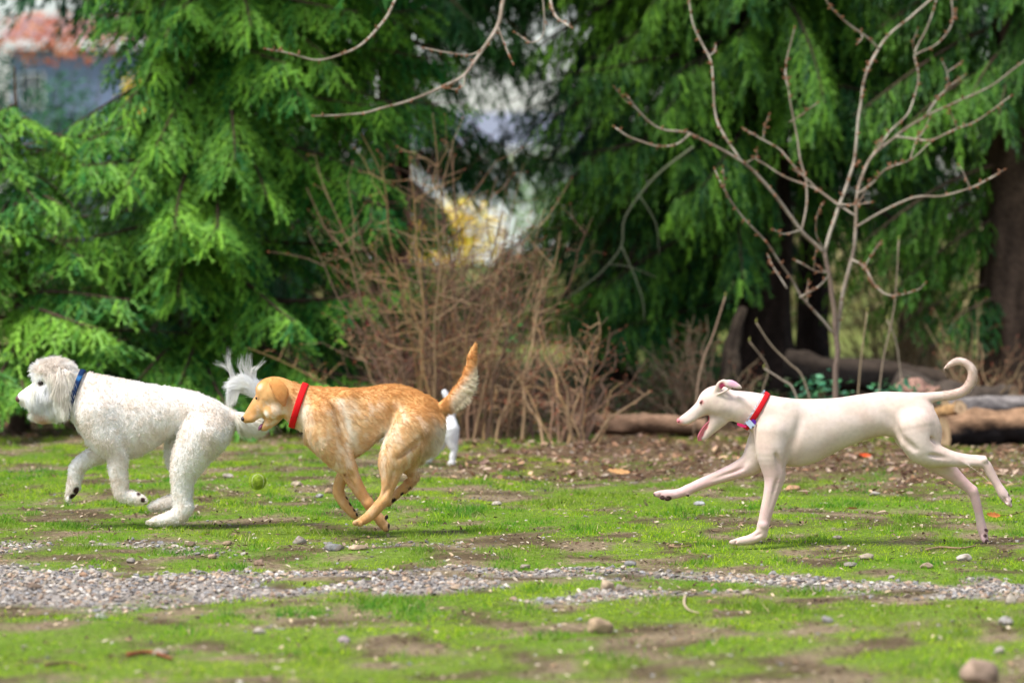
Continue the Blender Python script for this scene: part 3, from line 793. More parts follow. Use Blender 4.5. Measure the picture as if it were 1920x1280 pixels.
def cane(pts, d, r0, r1, label, c, name='dry_cane', cat='stem'):
    P = np.array([at(px, py, d) for px, py in pts]); o = P[0].copy()
    P = spline(P, 4)
    mb = MB(); mb.tube(P - o, np.linspace(r0, r1, len(P)) * 0.7, 6, c)
    mb.tube([P[-1] - o, P[-1] - o + np.array([0, 0, 0.012]), P[-1] - o + np.array([0.004, 0, 0.026])], [r1 * 0.7, 0.005, 0.001], 5, S(150, 150, 80))
    ob = mb.build(name, M_SAP); ob.location = o
    return tag(ob, label, cat)
def gy(d): return HOR + F * H / d
cane([(1640, gy(22.5)), (1654, 686), (1677, 574), (1685, 450)], 22.5, .007, .004, 'tall thin dry stem right of the bare sapling', S(168, 150, 128))
cane([(1604, gy(22.5)), (1612, 698), (1626, 585)], 22.5, .007, .005, 'short dry stem close to the right of the bare sapling', S(170, 150, 120))
cane([(1700, gy(23)), (1683, 655), (1663, 599)], 23, .006, .005, 'leaning dry stem crossing behind the tall thin one', S(160, 146, 126))
cane([(1540, gy(22.3)), (1508, 714), (1480, 681), (1446, 647), (1418, 605)], 22.3, .009, .005, 'bare stem leaning left from the foot of the sapling', S(156, 140, 118))
cane([(1520, gy(22.0)), (1490, 735), (1466, 712), (1432, 690)], 22.0, .010, .006, 'low bare stem leaning left above the back of the cream dog', S(170, 156, 138))
cane([(1300, gy(23)), (1312, 700), (1340, 620), (1360, 555)], 23, .010, .006, 'dry stem leaning right above the head of the cream dog', S(158, 134, 112))
cane([(1450, gy(22.8)), (1430, 740), (1440, 690), (1405, 640)], 22.8, .008, .005, 'forked dry stem behind the collar of the cream dog', S(140, 124, 104))

# grey dead branch hanging in the conifer left of the sapling
def dead_branch():
    root = empty('dead_branch', at(1230, 330, 24.4)); tag(root, 'grey dead branch hanging in the drooping conifer above the cream dog', 'branch')
    o = np.array(root.location)
    for pts, r0, r1 in [([(1300, 275), (1230, 330), (1173, 405), (1165, 461), (1131, 506), (1090, 540), (1060, 560)], .012, .005), ([(1165, 461), (1190, 518), (1205, 563), (1208, 600)], .008, .004), ([(1200, 368), (1230, 420), (1236, 480)], .006, .003), ([(1140, 495), (1180, 500), (1230, 520)], .005, .003)]:
        P = spline(np.array([at(a, b, 24.4) for a, b in pts]) - o, 4); mb = MB(); mb.tube(P, np.linspace(r0, r1, len(P)) * 0.6, 6, S(128, 132, 104)); mb.build('branch', M_SAP, root)
dead_branch()

# ================================================================== red-brown thicket in the middle
def thicket(name, label, px0, px1, d, hmax, nst, seed, cols, lean=0.35, twigs=9, thick=1.0, peak=None, nmain=36):
    r = np.random.default_rng(seed)
    root = empty(name, at((px0 + px1) / 2, gy(d), d)); tag(root, label, 'shrub', 'leafless shrubs behind the dogs')
    o = np.array(root.location); o[2] = 0
    root.location = o
    small = MB()
    for i in range(nst):
        f = r.random()
        x = ((px0 + (px1 - px0) * f) - 960) / F * d - o[0]; x *= 0.62
        y = r.normal(0, 0.28)
        hh = hmax * (0.36 + 0.64 * r.random() ** 1.7) * (1 - 0.45 * abs(f - (peak if peak is not None else 0.45)) * 1.5)
        lx = x * (0.5 + 0.7 * r.random()) + r.normal(0, lean * 0.55); ly = r.normal(0, 0.25)
        t = np.linspace(0, 1, 7)
        P = np.stack([x + lx * t ** 1.3 + r.normal(0, 0.02, 7), y + ly * t, hh * t ** 0.92 + r.normal(0, 0.012, 7)], 1); P[0, 2] = -0.02
        P = spline(P, 2)
        r0 = (0.006 + 0.006 * r.random()) * thick
        c = cols[r.integers(len(cols))] * (0.8 + 0.4 * r.random())
        mb = MB() if i < nmain else small
        tw = Sticks()
        mb.tube(P, np.linspace(r0, 0.002 * thick, len(P)), 5 if i < nmain else 4, c, cap=False)
        for k in range(twigs):
            tt = 0.18 + 0.8 * r.random(); p = P[int(tt * (len(P) - 1))]
            l = hh * (0.10 + 0.22 * r.random()) * (1.15 - 0.6 * tt)
            dv = unit(np.array([r.normal(0, 1.1), r.normal(0, 0.8), 0.55 + r.normal(0, 0.45)]))
            q = [p, p + dv * l * 0.5 + r.normal(0, 0.012, 3), p + dv * l + np.array([0, 0, 0.12 * l]) + r.normal(0, 0.015, 3)]
            ct = c * (0.85 + 0.4 * r.random())
            tw.add(q[0], q[1], 0.0034 * thick, 0.0028 * thick, ct); tw.add(q[1], q[2], 0.0028 * thick, 0.0014 * thick, ct)
            for b in (1, 2):
                e = q[b]; dv2 = unit(dv + r.normal(0, 0.6, 3)); l2 = l * 0.35 * (0.5 + r.random())
                tw.add(e, e + dv2 * l2, 0.002 * thick, 0.001 * thick, c * 1.1)
                tw.add(e + dv2 * l2, e + dv2 * (l2 + 0.014), 0.0045, 0.001, S(150, 84, 62))
        v, f, cc = tw.geo(); mb.add(v, f, cc)
        if i < nmain: mb.build('stem', M_SAP, root)
    if nst > nmain: tag(small.build('twigs', M_SAP, root), kind='stuff')
RB = [S(146, 116, 94), S(122, 94, 78), S(168, 140, 108), S(106, 84, 70), S(158, 128, 90)]
thicket('bare_shrub', 'red-brown leafless thicket in the middle behind the tan dog', 640, 1085, 23.2, 2.1, 70, 61, RB, peak=0.42, twigs=13)
thicket('bare_shrub', 'low tangle of brown twigs at the right foot of the thicket', 980, 1160, 22.6, 0.9, 22, 62, RB, twigs=8, nmain=14)
thicket('bare_shrub', 'reddish leafless bush rising behind the thicket in the gap', 690, 900, 27.0, 2.15, 34, 63, [S(150, 108, 100), S(134, 94, 88)], twigs=9, nmain=18)
thicket('bare_shrub', 'tan dry weeds standing behind the sapling', 1590, 1840, 28.0, 1.3, 90, 64, [S(176, 152, 110), S(150, 128, 92), S(140, 122, 84)], twigs=3, lean=0.12, nmain=20)
thicket('bare_shrub', 'thin dry weeds at the foot of the right edge tree', 1760, 1900, 25.0, 0.9, 40, 65, [S(150, 128, 96), S(130, 104, 80)], twigs=3, lean=0.15, nmain=12)
thicket('bare_shrub', 'pale dry weeds between the thick trunk and the thicket', 1220, 1400, 25.0, 0.75, 60, 66, [S(150, 130, 104), S(120, 100, 80)], twigs=4, lean=0.15, nmain=14)

# ================================================================== leafy plants
M_LEAFG = mat_tint('green_leaf', rough=0.5, spec=0.3, transl=0.3)
def leafy(name, label, cat, px, d, z0, size, n, leaf, cols, seed, kindgroup=None, py=None):
    r = np.random.default_rng(seed)
    b = at(px, gy(d), d); b[2] = 0
    root = empty(name, b); tag(root, label, cat, kindgroup)
    T = np.array([(-1, 0, 0), (-.3, .45, .08), (.4, .4, .08), (1, 0, 0), (.4, -.4, .08), (-.3, -.45, .08)])
    Fc = np.array([(0, 1, 2, 3), (0, 3, 4, 5)])
    u = r.normal(size=(n, 3)); u = unit(u) * (r.random((n, 1)) ** 0.45)
    lump = 0.75 + 0.5 * fbm(u * 2.2 + seed, seed, 3)[:, None]
    P = u * lump * np.array(size) + np.array([0, 0, z0])
    P[:, 2] = np.maximum(P[:, 2], 0.01)
    N = unit(u * 0.7 + np.array([0, -0.2, 0.7]) + r.normal(0, 0.45, (n, 3)))
    A = unit(np.cross(N, r.normal(size=(n, 3)))); B = np.cross(N, A)
    s = leaf * (0.6 + 0.8 * r.random(n)) / 2
    V = P[:, None] + s[:, None, None] * (T[None, :, 0:1] * A[:, None] + T[None, :, 1:2] * B[:, None] + T[None, :, 2:3] * N[:, None])
    f = (np.arange(n)[:, None, None] * 6 + Fc[None]).reshape(-1, 4)
    c = cols[r.integers(0, len(cols), n)] * (0.65 + 0.7 * r.random((n, 1)))
    tag(mesh_np('crown', V.reshape(-1, 3), f, M_LEAFG, root, False, np.repeat(np.clip(c, 0, .9), 6, axis=0)), kind='stuff')
    mb = MB()
    for i in range(max(4, min(14, n // 40))):
        q = P[r.integers(n)]
        p0 = np.array([r.normal(0, size[0] * 0.12), r.normal(0, size[1] * 0.12), -0.02]); m = (p0 + q) / 2 + np.array([0, 0, 0.1 * size[2]])
        mb.tube(spline(np.array([p0, m, q]), 4), np.linspace(0.006 + size[2] * 0.012, 0.002, 9), 5, S(104, 84, 66), cap=False)
    mb.build('stem', M_BARK, root)
YEL = np.array([S(250, 205, 30), S(244, 190, 20), S(255, 222, 70), S(214, 180, 50)])
leafy('forsythia_bush', 'yellow flowering bush glowing through the thicket', 'bush', 862, 46, 1.15, (0.6, 0.5, 0.5), 900, 0.09, YEL, 71)
leafy('forsythia_bush', 'smaller yellow flowering bush just left behind the thicket', 'bush', 765, 47, 1.15, (0.5, 0.4, 0.55), 800, 0.09, YEL, 72)
leafy('forsythia_bush', 'yellow flowering bush under the house at the upper left', 'bush', 268, 48, 2.7, (0.36, 0.4, 0.6), 700, 0.08, YEL, 73)
GRN = np.array([S(70, 130, 60), S(96, 150, 72), S(60, 110, 60)])
GRN2 = np.array([S(60, 120, 90), S(90, 150, 110), S(70, 130, 80)])
leafy('leafy_plant', 'small green plant growing by the log above the cream dog', 'plant', 1545, 23.2, 0.25, (0.22, 0.2, 0.16), 150, 0.045, GRN2, 74)
leafy('leafy_plant', 'blue-green seedling right of the sapling foot', 'plant', 1690, 23.0, 0.26, (0.24, 0.2, 0.12), 120, 0.045, GRN2, 75)
leafy('leafy_plant', 'green ground ivy under the right of the thicket', 'plant', 958, 22.9, 0.62, (0.10, 0.1, 0.12), 40, 0.04, GRN, 76)
leafy('leafy_plant', 'dark green undergrowth at the foot of the thick trunk', 'plant', 1340, 25.0, 0.12, (0.8, 0.3, 0.22), 600, 0.05, np.array([S(50, 84, 40), S(80, 96, 50), S(70, 60, 40)]), 77)
leafy('rust_leaved_shrub', 'shrub with rusty orange leaves in front of the house', 'shrub', 110, 44, 3.4, (0.95, 0.5, 0.35), 420, 0.09, np.array([S(206, 130, 96), S(190, 108, 84), S(214, 150, 110)]), 78)
leafy('leafy_plant', 'pink-flowered low plant at the left foot of the thicket', 'plant', 672, 25.5, 0.55, (0.12, 0.12, 0.35), 90, 0.05, np.array([S(206, 90, 96), S(190, 120, 110), S(140, 130, 70)]), 79)
leafy('garden_conifer', 'dark rounded evergreen in the garden below the house', 'tree', 120, 40, 2.2, (0.42, 0.3, 0.75), 2200, 0.06, np.array([S(50, 110, 66), S(64, 130, 70), S(36, 90, 54)]), 80)
leafy('garden_conifer', 'dark evergreen at the far left edge beside the house', 'tree', -15, 42, 2.4, (0.55, 0.4, 1.0), 2200, 0.07, np.array([S(30, 84, 60), S(44, 100, 66), S(24, 70, 50)]), 81)
leafy('garden_conifer', 'pale green bush in the gap beyond the thicket', 'bush', 1010, 44, 1.55, (0.42, 0.4, 0.75), 1500, 0.06, np.array([S(140, 172, 120), S(110, 150, 90), S(160, 180, 130)]), 82)

# far hedge that closes the view behind the trunks
def hedge(name, label, px0, px1, d, h, n, cols, seed, leaf=0.12):
    r = np.random.default_rng(seed)
    x0, x1 = (px0 - 960) / F * d, (px1 - 960) / F * d
    P = np.stack([r.uniform(x0, x1, n), d + r.normal(0, 0.5, n), np.zeros(n)], 1)
    top = h * (0.7 + 0.6 * fbm(np.stack([P[:, 0] * 0.8, P[:, 1] * 0.3], 1), seed, 3))
    P[:, 2] = top * r.random(n) ** 0.8
    N = unit(r.normal(0, 0.6, (n, 3)) + np.array([0, -0.5, 0.6])); A = unit(np.cross(N, r.normal(size=(n, 3)))); B = np.cross(N, A)
    s = leaf * (0.5 + r.random(n)) / 2
    V = P[:, None] + s[:, None, None] * np.array([(-1, -.4, 0), (0, -.6, 0.1), (1, 0, 0), (0, .6, .1)])[None, :, 0:1] * A[:, None] + s[:, None, None] * np.array([(-1, -.4, 0), (0, -.6, 0.1), (1, 0, 0), (0, .6, .1)])[None, :, 1:2] * B[:, None]
    c = cols[r.integers(0, len(cols), n)] * (0.6 + 0.8 * r.random((n, 1)))
    o = mesh_np(name, V.reshape(-1, 3), np.arange(n * 4).reshape(-1, 4), M_LEAFG, None, False, np.repeat(np.clip(c, 0, .9), 4, axis=0))
    tag(o, label, 'hedge', kind='stuff')
hedge('far_thicket', 'dull olive undergrowth far behind the right trunks', 1040, 2150, 47, 1.35, 9000, np.array([S(126, 122, 70), S(150, 138, 92), S(96, 104, 54), S(168, 150, 112)]), 91)
hedge('far_thicket', 'dark hedge far behind the spruces at left', -300, 720, 50, 1.8, 7000, np.array([S(50, 80, 46), S(70, 94, 56), S(84, 84, 60)]), 92)
hedge('far_thicket', 'low green and tan undergrowth behind the thicket', 600, 1100, 41, 0.85, 4000, np.array([S(110, 124, 60), S(140, 130, 84), S(90, 110, 54)]), 93)

# ================================================================== logs
M_LOG = mat_tint('log_wood', rough=0.9, spec=0.15, noise=0.35, nscale=18, bump=1.0, bscale=45)
def log(name, label, a, b, r0, r1, colf, seed, cat='log', ends=True):
    """a, b: world end points; ragged tube with bark and sawn ends"""
    a, b = np.array(a, float), np.array(b, float)
    n = 26; t = np.linspace(0, 1, n)[:, None]
    P = a + (b - a) * t; o = (a + b) / 2
    P = P - o
    P = P + (np.stack([vnoise(np.c_[t[:, 0] * 3 + k * 5, t[:, 0] * 0 + seed], seed + k) for k in range(3)], 1) - 0.5) * r0 * 0.5
    v, f = tube_geo(P, np.linspace(r0, r1, n), 22)
    ring = np.repeat(np.arange(n), 22)
    rad = v - P[ring]
    th = np.tile(np.arange(22) / 22 * 2 * math.pi, n)
    nz = fbm(np.stack([ring * 0.35, np.cos(th) * 2.2 + seed, np.sin(th) * 2.2], 1), seed, 4)
    v = P[ring] + rad * (0.62 + 0.8 * nz)[:, None]
    c = colf(v / r0, nz, rad / r0)
    root = empty(name, o); tag(root, label, cat, 'logs lying at the lawn edge')
    side = [q for q in f if len(q) == 4]
    mb = MB(); mb.add(v, side, c); mb.build('bark', M_LOG, root)
    for e in (0, n - 1):
        idx = v[ring == e]; ctr = idx.mean(0)
        mb = MB(); vv = np.concatenate([idx, ctr + (idx - ctr) * 0.55, [ctr]])
        ff = [(i, (i + 1) % 22, 22 + (i + 1) % 22, 22 + i) for i in range(22)] + [(22 + i, 22 + (i + 1) % 22, 44) for i in range(22)]
        cc = np.concatenate([np.tile(S(170, 140, 108), (22, 1)), np.tile(S(204, 176, 140), (22, 1)), [S(150, 120, 92)]])
        mb.add(vv, ff, cc); mb.build('cut_end', M_LOG, root)
    return root
def wp(px, py, d, z=None):
    p = at(px, py, d); 
    if z is not None: p[2] = z
    return p
dark_under = lambda tanc, darkc, lv=0.0: (lambda v, nz, rad: lerp2(lerp2(np.tile(tanc, (len(v), 1)), tanc * 0.6, sstep(0.4, 0.65, fbm(v * np.array([1.2, 3, 3]), 99, 4))), darkc, sstep(0.25 + lv, -0.25 + lv, rad[:, 2] + (nz - 0.5) * 1.4)))  # log colour, blending to a darker one towards the underside
log('log', 'split tan log with charred underside at the right edge', wp(1775, 806, 22.6), wp(2050, 800, 22.9), 0.105, 0.12, dark_under(S(160, 126, 98), S(34, 30, 30), 0.2), 201)
log('log', 'grey weathered log lying on the split log at right', wp(1778, 768, 23.2), wp(2060, 757, 23.6), 0.062, 0.07, dark_under(S(146, 138, 134), S(84, 74, 66), -0.1), 202)
log('log', 'dark mossy log lying behind the back of the cream dog', wp(1475, 690, 25.6, 0.30), wp(1790, 722, 25.2, 0.22), 0.12, 0.10, dark_under(S(70, 60, 52), S(30, 26, 24), 0.3), 203)
log('log', 'blackened log in shade under the curled tail', wp(1690, 715, 24.6, 0.20), wp(1905, 735, 24.2, 0.16), 0.12, 0.11, dark_under(S(84, 74, 66), S(28, 25, 25), 0.35), 204)
log('log', 'short pale stump piece behind the hip of the cream dog', wp(1690, 728, 23.6, 0.25), wp(1752, 735, 23.5, 0.22), 0.085, 0.08, dark_under(S(170, 132, 116), S(84, 64, 56), -0.2), 205)
log('log', 'half rotten brown log at the foot of the thicket', wp(1075, 800, 23.6, 0.05), wp(1330, 806, 23.4, 0.05), 0.07, 0.055, dark_under(S(150, 120, 98), S(78, 60, 48), -0.1), 206)
log('log', 'small broken log standing on litter behind the cream dog tail', wp(1752, 790, 22.9, 0.12), wp(1800, 758, 22.7, 0.2), 0.05, 0.05, dark_under(S(190, 150, 104), S(90, 64, 44), -0.3), 207)
log('log', 'pale weathered stump leaning at the foot of the thick trunk', wp(1365, 700, 24.9, 0.0), wp(1385, 580, 25.2, 0.72), 0.10, 0.03, dark_under(S(84, 72, 60), S(46, 38, 32), 0.1), 208, 'stump')

# ================================================================== houses in the distance
M_SIDE = mat_plain('siding', S(118, 134, 164), rough=0.7, noise=0.06, nscale=3)
M_WHITE = mat_plain('white_paint', S(236, 238, 240), rough=0.6, noise=0.04, nscale=4)
M_ROOF = mat_plain('roof_shingle', S(146, 110, 106), rough=0.9, noise=0.2, nscale=20, bump=0.5)
M_GREYROOF = mat_plain('grey_roof', S(120, 126, 140), rough=0.9, noise=0.2, nscale=20, bump=0.5)
M_PANE = mat_plain('window_glass', S(40, 52, 66), rough=0.08, spec=0.6, noise=0.1)
def boxm(mb, x0, x1, y0, y1, z0, z1):
    v = [(x, y, z) for z in (z0, z1) for y in (y0, y1) for x in (x0, x1)]
    mb.add(v, [(0, 2, 3, 1), (4, 5, 7, 6), (0, 1, 5, 4), (2, 6, 7, 3), (0, 4, 6, 2), (1, 3, 7, 5)])
def house(name, label, px, d, W, Dp, hw, hr, wallm, roofm, wins, pitch_along_x=True, base=0.0):
    root = empty(name, ((px - 960) / F * d, d, 0)); tag(root, label, 'house')
    # clapboard wall courses, each a board of its own on the side that faces the camera
    mb = MB(); boxm(mb, -W / 2, W / 2, 0.03, Dp, -0.1, hw); mb.build('wall', wallm, root, False)
    nb = int(hw / 0.22)
    for i in range(nb):
        mb = MB(); z = i * hw / nb
        v = [(-W / 2, -0.005, z), (W / 2, -0.005, z), (W / 2, 0.018, z + hw / nb - 0.01), (-W / 2, 0.018, z + hw / nb - 0.01), (-W / 2, 0.028, z), (W / 2, 0.028, z), (W / 2, 0.028, z + hw / nb - 0.01), (-W / 2, 0.028, z + hw / nb - 0.01)]
        mb.add(v, [(0, 1, 2, 3), (5, 4, 7, 6), (0, 4, 5, 1), (3, 2, 6, 7), (0, 3, 7, 4), (1, 5, 6, 2)]); mb.build('board', wallm, root, False)
    e = 0.35
    mb = MB()
    v = [(-W / 2 - e, -e, hw), (W / 2 + e, -e, hw), (W / 2 + e, Dp / 2, hw + hr), (-W / 2 - e, Dp / 2, hw + hr), (-W / 2 - e, Dp + e, hw), (W / 2 + e, Dp + e, hw)]
    v += [(a, b, c + 0.12) for a, b, c in v]
    mb.add(v, [(0, 3, 2, 1), (3, 4, 5, 2), (6, 7, 8, 9), (9, 8, 11, 10), (0, 1, 7, 6), (4, 10, 11, 5), (0, 6, 9, 3), (3, 9, 10, 4), (1, 2, 8, 7), (2, 5, 11, 8)]); rf = mb.build('roof', roofm, root, False)
    for sx in (-1, 1):
        mb = MB(); x = sx * (W / 2 - 0.01)
        mb.add([(x, 0.03, hw - .01), (x, Dp, hw - .01), (x, Dp / 2, hw + hr - 0.02)], [(0, 1, 2)]); mb.build('gable', wallm, root, False)
    mb = MB(); boxm(mb, -W / 2 - e, W / 2 + e, -e - 0.06, -e + 0.0, hw - 0.06, hw + 0.16); mb.build('fascia', M_WHITE, root, False)
    for (x, z, w, h) in wins:
        mb = MB(); boxm(mb, x - w / 2, x + w / 2, -0.03, -0.012, z, z + h); wi = mb.build('window', M_PANE, root, False)
        mb = MB(); t = 0.05
        boxm(mb, x - w / 2 - t, x + w / 2 + t, -0.07, -0.008, z - t, z); boxm(mb, x - w / 2 - t, x + w / 2 + t, -0.07, -0.008, z + h, z + h + t)
        boxm(mb, x - w / 2 - t, x - w / 2, -0.068, -0.008, z, z + h); boxm(mb, x + w / 2, x + w / 2 + t, -0.068, -0.008, z, z + h); boxm(mb, x - 0.02, x + 0.02, -0.05, -0.02, z, z + h)
        mb.build('frame', M_WHITE, wi, False)
house('house', 'blue-grey house with a reddish roof behind the left trees', 158, 110, 4.2, 7, 6.3, 0.95, M_SIDE, M_ROOF, [(-1.5, 4.6, 0.6, 0.9), (-1.2, 1.3, 0.8, 1.3), (1.0, 1.3, 0.8, 1.3)])
house('house', 'white house glimpsed through the gap above the thicket', 880, 110, 6.0, 7, 3.3, 1.1, M_WHITE, M_GREYROOF, [(-2.1, 1.4, 0.7, 0.9), (2.2, 1.4, 0.7, 0.9)])

# ================================================================== dogs
class Dog:
    """signed-distance body in photo-pixel units (u right, v down, w away), meshed by surface nets"""
    def __init__(s, d, lo, hi, step=1.7):
        s.d = d; s.sc = d / F; s.lo = np.array(lo, float); s.h = step
        n = np.ceil((np.array(hi) - s.lo) / step).astype(int) + 1
        s.n = n; s.f = np.full(n, 30.0, np.float32)
        s.ax = [s.lo[i] + np.arange(n[i]) * step for i in range(3)]
    def node(s, p):
        p = np.array(p, float); k = 1 + p[2] / F
        p[0] = 960 + (p[0] - 960) * k; p[1] = HOR + (p[1] - HOR) * k
        return p
    def box(s, lo, hi):
        a = np.clip(np.floor((np.array(lo) - s.lo) / s.h).astype(int), 0, s.n - 1)
        b = np.clip(np.ceil((np.array(hi) - s.lo) / s.h).astype(int) + 1, 1, s.n)
        return tuple(slice(a[i], b[i]) for i in range(3))
    def grid(s, sl):
        return (s.ax[0][sl[0]][:, None, None], s.ax[1][sl[1]][None, :, None], s.ax[2][sl[2]][None, None, :])
    def merge(s, sl, dn, k, sub=False):
        a = s.f[sl]
        if sub:
            dn = -dn
            hh = np.clip(0.5 - 0.5 * (a - dn) / k, 0, 1)
            s.f[sl] = a * (1 - hh) + dn * hh + k * hh * (1 - hh)
        else:
            hh = np.clip(0.5 + 0.5 * (a - dn) / k, 0, 1)
            s.f[sl] = a * (1 - hh) + dn * hh - k * hh * (1 - hh)
    def tube(s, pts, k=6, sub=4, ws=1.0):
        P = np.array([list(s.node(p[:3])) + [p[3]] for p in pts])
        P = spline(P, sub) if sub > 1 else P
        m = k + 5
        R = P[:, 3].max() * max(1, ws) + m
        sl = s.box(P[:, :3].min(0) - R, P[:, :3].max(0) + R)
        U, V, W = s.grid(sl)
        out = np.full((U.shape[0], V.shape[1], W.shape[2]), 30.0, np.float32)
        off = [q.start for q in sl]
        for a, b in zip(P[:-1], P[1:]):
            r = max(a[3], b[3]) * max(1, ws) + m
            s2 = s.box(np.minimum(a[:3], b[:3]) - r, np.maximum(a[:3], b[:3]) + r)
            U, V, W = s.grid(s2)
            ab = b[:3] - a[:3]; L2 = ab @ ab + 1e-9
            du, dv, dw = U - a[0], V - a[1], W - a[2]
            t = np.clip((du * ab[0] + dv * ab[1] + dw * ab[2]) / L2, 0, 1)
            q = np.sqrt((du - t * ab[0]) ** 2 + (dv - t * ab[1]) ** 2 + ((dw - t * ab[2]) / ws) ** 2) - (a[3] + t * (b[3] - a[3]))
            s3 = tuple(slice(s2[i].start - off[i], s2[i].stop - off[i]) for i in range(3))
            out[s3] = np.minimum(out[s3], q)
        s.merge(sl, out, k)
    def ell(s, c, r, ang=0, k=6, sub=False, yaw=0):
        c = s.node(c); R = max(r) + k + 5
        sl = s.box(c - R, c + R); U, V, W = s.grid(sl)
        ca, sa = math.cos(math.radians(ang)), math.sin(math.radians(ang))
        du, dv, dw = U - c[0], V - c[1], W - c[2]
        if yaw:
            cy, sy = math.cos(math.radians(yaw)), math.sin(math.radians(yaw))
            du, dw = du * cy + dw * sy, -du * sy + dw * cy
        x, y = du * ca + dv * sa, -du * sa + dv * ca
        q0 = np.sqrt((x / r[0]) ** 2 + (y / r[1]) ** 2 + (dw / r[2]) ** 2) + 1e-6
        q1 = np.sqrt((x / r[0] ** 2) ** 2 + (y / r[1] ** 2) ** 2 + (dw / r[2] ** 2) ** 2) + 1e-6
        s.merge(sl, (q0 * (q0 - 1) / q1).astype(np.float32), k, sub)
    def loft(s, st, k=8, egg=0.0):
        st = np.array(st, float)
        P = spline(st, 8)
        u = s.ax[0]
        top, bot, hw = (np.interp(u, P[:, 0], P[:, i]) for i in (1, 2, 3))
        du = np.maximum(np.maximum(P[0, 0] - u, u - P[-1, 0]), 0)
        c, hh = (top + bot) / 2, (bot - top) / 2
        V, W = s.ax[1][None, :, None], s.ax[2][None, None, :]
        c, hh, hw, du = (a[:, None, None] for a in (c, hh, hw, du))
        hv = hw * (1 + egg * np.clip((V - c) / hh, -1, 1))
        y, z = (V - c) / hh, W / hv
        q0 = np.sqrt(y * y + z * z) + 1e-6
        g = np.sqrt((y / hh) ** 2 + (z / hv) ** 2) + 1e-6
        dd = q0 * (q0 - 1) / g
        dd = np.where(du > 0, np.sqrt(np.maximum(dd, 0) ** 2 + du ** 2), dd)
        s.merge((slice(None),) * 3, np.minimum(dd, 30).astype(np.float32), k)
    def sample(s, P):
        g = (np.asarray(P, float) - s.lo) / s.h
        i = np.clip(np.floor(g).astype(int), 0, s.n - 2); t = np.clip(g - i, 0, 1)
        r = 0
        for dx in (0, 1):
            for dy in (0, 1):
                for dz in (0, 1):
                    w = (t[:, 0] if dx else 1 - t[:, 0]) * (t[:, 1] if dy else 1 - t[:, 1]) * (t[:, 2] if dz else 1 - t[:, 2])
                    r = r + w * s.f[i[:, 0] + dx, i[:, 1] + dy, i[:, 2] + dz]
        return r
    def normal(s, P, e=1.2):
        g = np.stack([s.sample(P + np.eye(3)[i] * e) - s.sample(P - np.eye(3)[i] * e) for i in range(3)], 1)
        return unit(g)
    def march(s, c, dirs, rmax=90):
        """distance from c along dirs to the skin (outermost crossing met from inside)"""
        rs = np.arange(0, rmax, 0.7)
        P = c[None, None, :] + dirs[:, None, :] * rs[None, :, None]
        v = s.sample(P.reshape(-1, 3)).reshape(len(dirs), -1)
        hit = np.argmax(v > s.iso, axis=1)
        return rs[hit]
    def mesh(s, iso=0.0):
        s.iso = iso
        f = s.f - iso
        ins = f < 0
        nx, ny, nz = f.shape
        cnt = np.zeros((nx - 1, ny - 1, nz - 1), np.int8)
        for dx in (0, 1):
            for dy in (0, 1):
                for dz in (0, 1):
                    cnt += ins[dx:nx - 1 + dx, dy:ny - 1 + dy, dz:nz - 1 + dz]
        act = np.argwhere((cnt > 0) & (cnt < 8))
        idx = np.full(cnt.shape, -1, np.int32); idx[tuple(act.T)] = np.arange(len(act))
        acc = np.zeros((len(act), 3)); num = np.zeros(len(act))
        C = [(0, 0, 0), (1, 0, 0), (0, 1, 0), (1, 1, 0), (0, 0, 1), (1, 0, 1), (0, 1, 1), (1, 1, 1)]
        val = {c: f[act[:, 0] + c[0], act[:, 1] + c[1], act[:, 2] + c[2]] for c in C}
        for a in C:
            for ax in range(3):
                if a[ax]: continue
                b = list(a); b[ax] = 1; b = tuple(b)
                va, vb = val[a], val[b]; m = (va < 0) != (vb < 0)
                t = np.where(m, va / np.where(m, va - vb, 1), 0)
                p = np.tile(np.array(a, float), (len(act), 1)); p[:, ax] = t
                acc[m] += p[m]; num[m] += 1
        V = s.lo + (act + acc / num[:, None]) * s.h
        quads = []
        for ax in range(3):
            sl0 = [slice(1, -1)] * 3; sl1 = [slice(1, -1)] * 3
            sl0[ax] = slice(0, -1); sl1[ax] = slice(1, None)
            A, B = ins[tuple(sl0)], ins[tuple(sl1)]
            e = np.argwhere(A != B)
            o = np.ones(3, int); o[ax] = 0
            e0 = e + o
            b, c = (ax + 1) % 3, (ax + 2) % 3
            def q(db, dc):
                i = e0.copy(); i[:, b] += db; i[:, c] += dc
                return idx[i[:, 0], i[:, 1], i[:, 2]]
            Q = np.stack([q(-1, -1), q(0, -1), q(0, 0), q(-1, 0)], 1)
            flip = A[tuple(e.T)]
            Q[~flip] = Q[~flip][:, ::-1]
            quads.append(Q)
        Q = np.concatenate(quads); Q = Q[(Q >= 0).all(1)]
        # relax a little, then pull back to the level set
        def relax(V, k):
            nb = np.zeros_like(V)
            src = Q.ravel(order='F'); dst = np.roll(Q, -1, axis=1).ravel(order='F')
            dg = np.bincount(src, minlength=len(V)).astype(float)
            for j in range(3): nb[:, j] = np.bincount(src, weights=V[dst, j], minlength=len(V))
            return V + k * (nb / np.maximum(dg, 1)[:, None] - V)
        for it in range(3): V = relax(V, 0.5)
        V = V - s.normal(V) * np.clip(s.sample(V) - iso, -1, 1)[:, None] * 0.8
        for it in range(5): V = relax(relax(V, 0.6), -0.52)
        s.V, s.Q = V, Q[:, ::-1]      # v runs down, so the handedness flips
        return s
    def world(s, P):
        P = np.asarray(P, float)
        return np.stack([(P[:, 0] - 960) * s.sc, s.d + P[:, 2] * s.sc, H - (P[:, 1] - HOR) * s.sc], 1)
    def to(s, P):                     # relative to the dog's own empty
        return s.world(P) - s.base

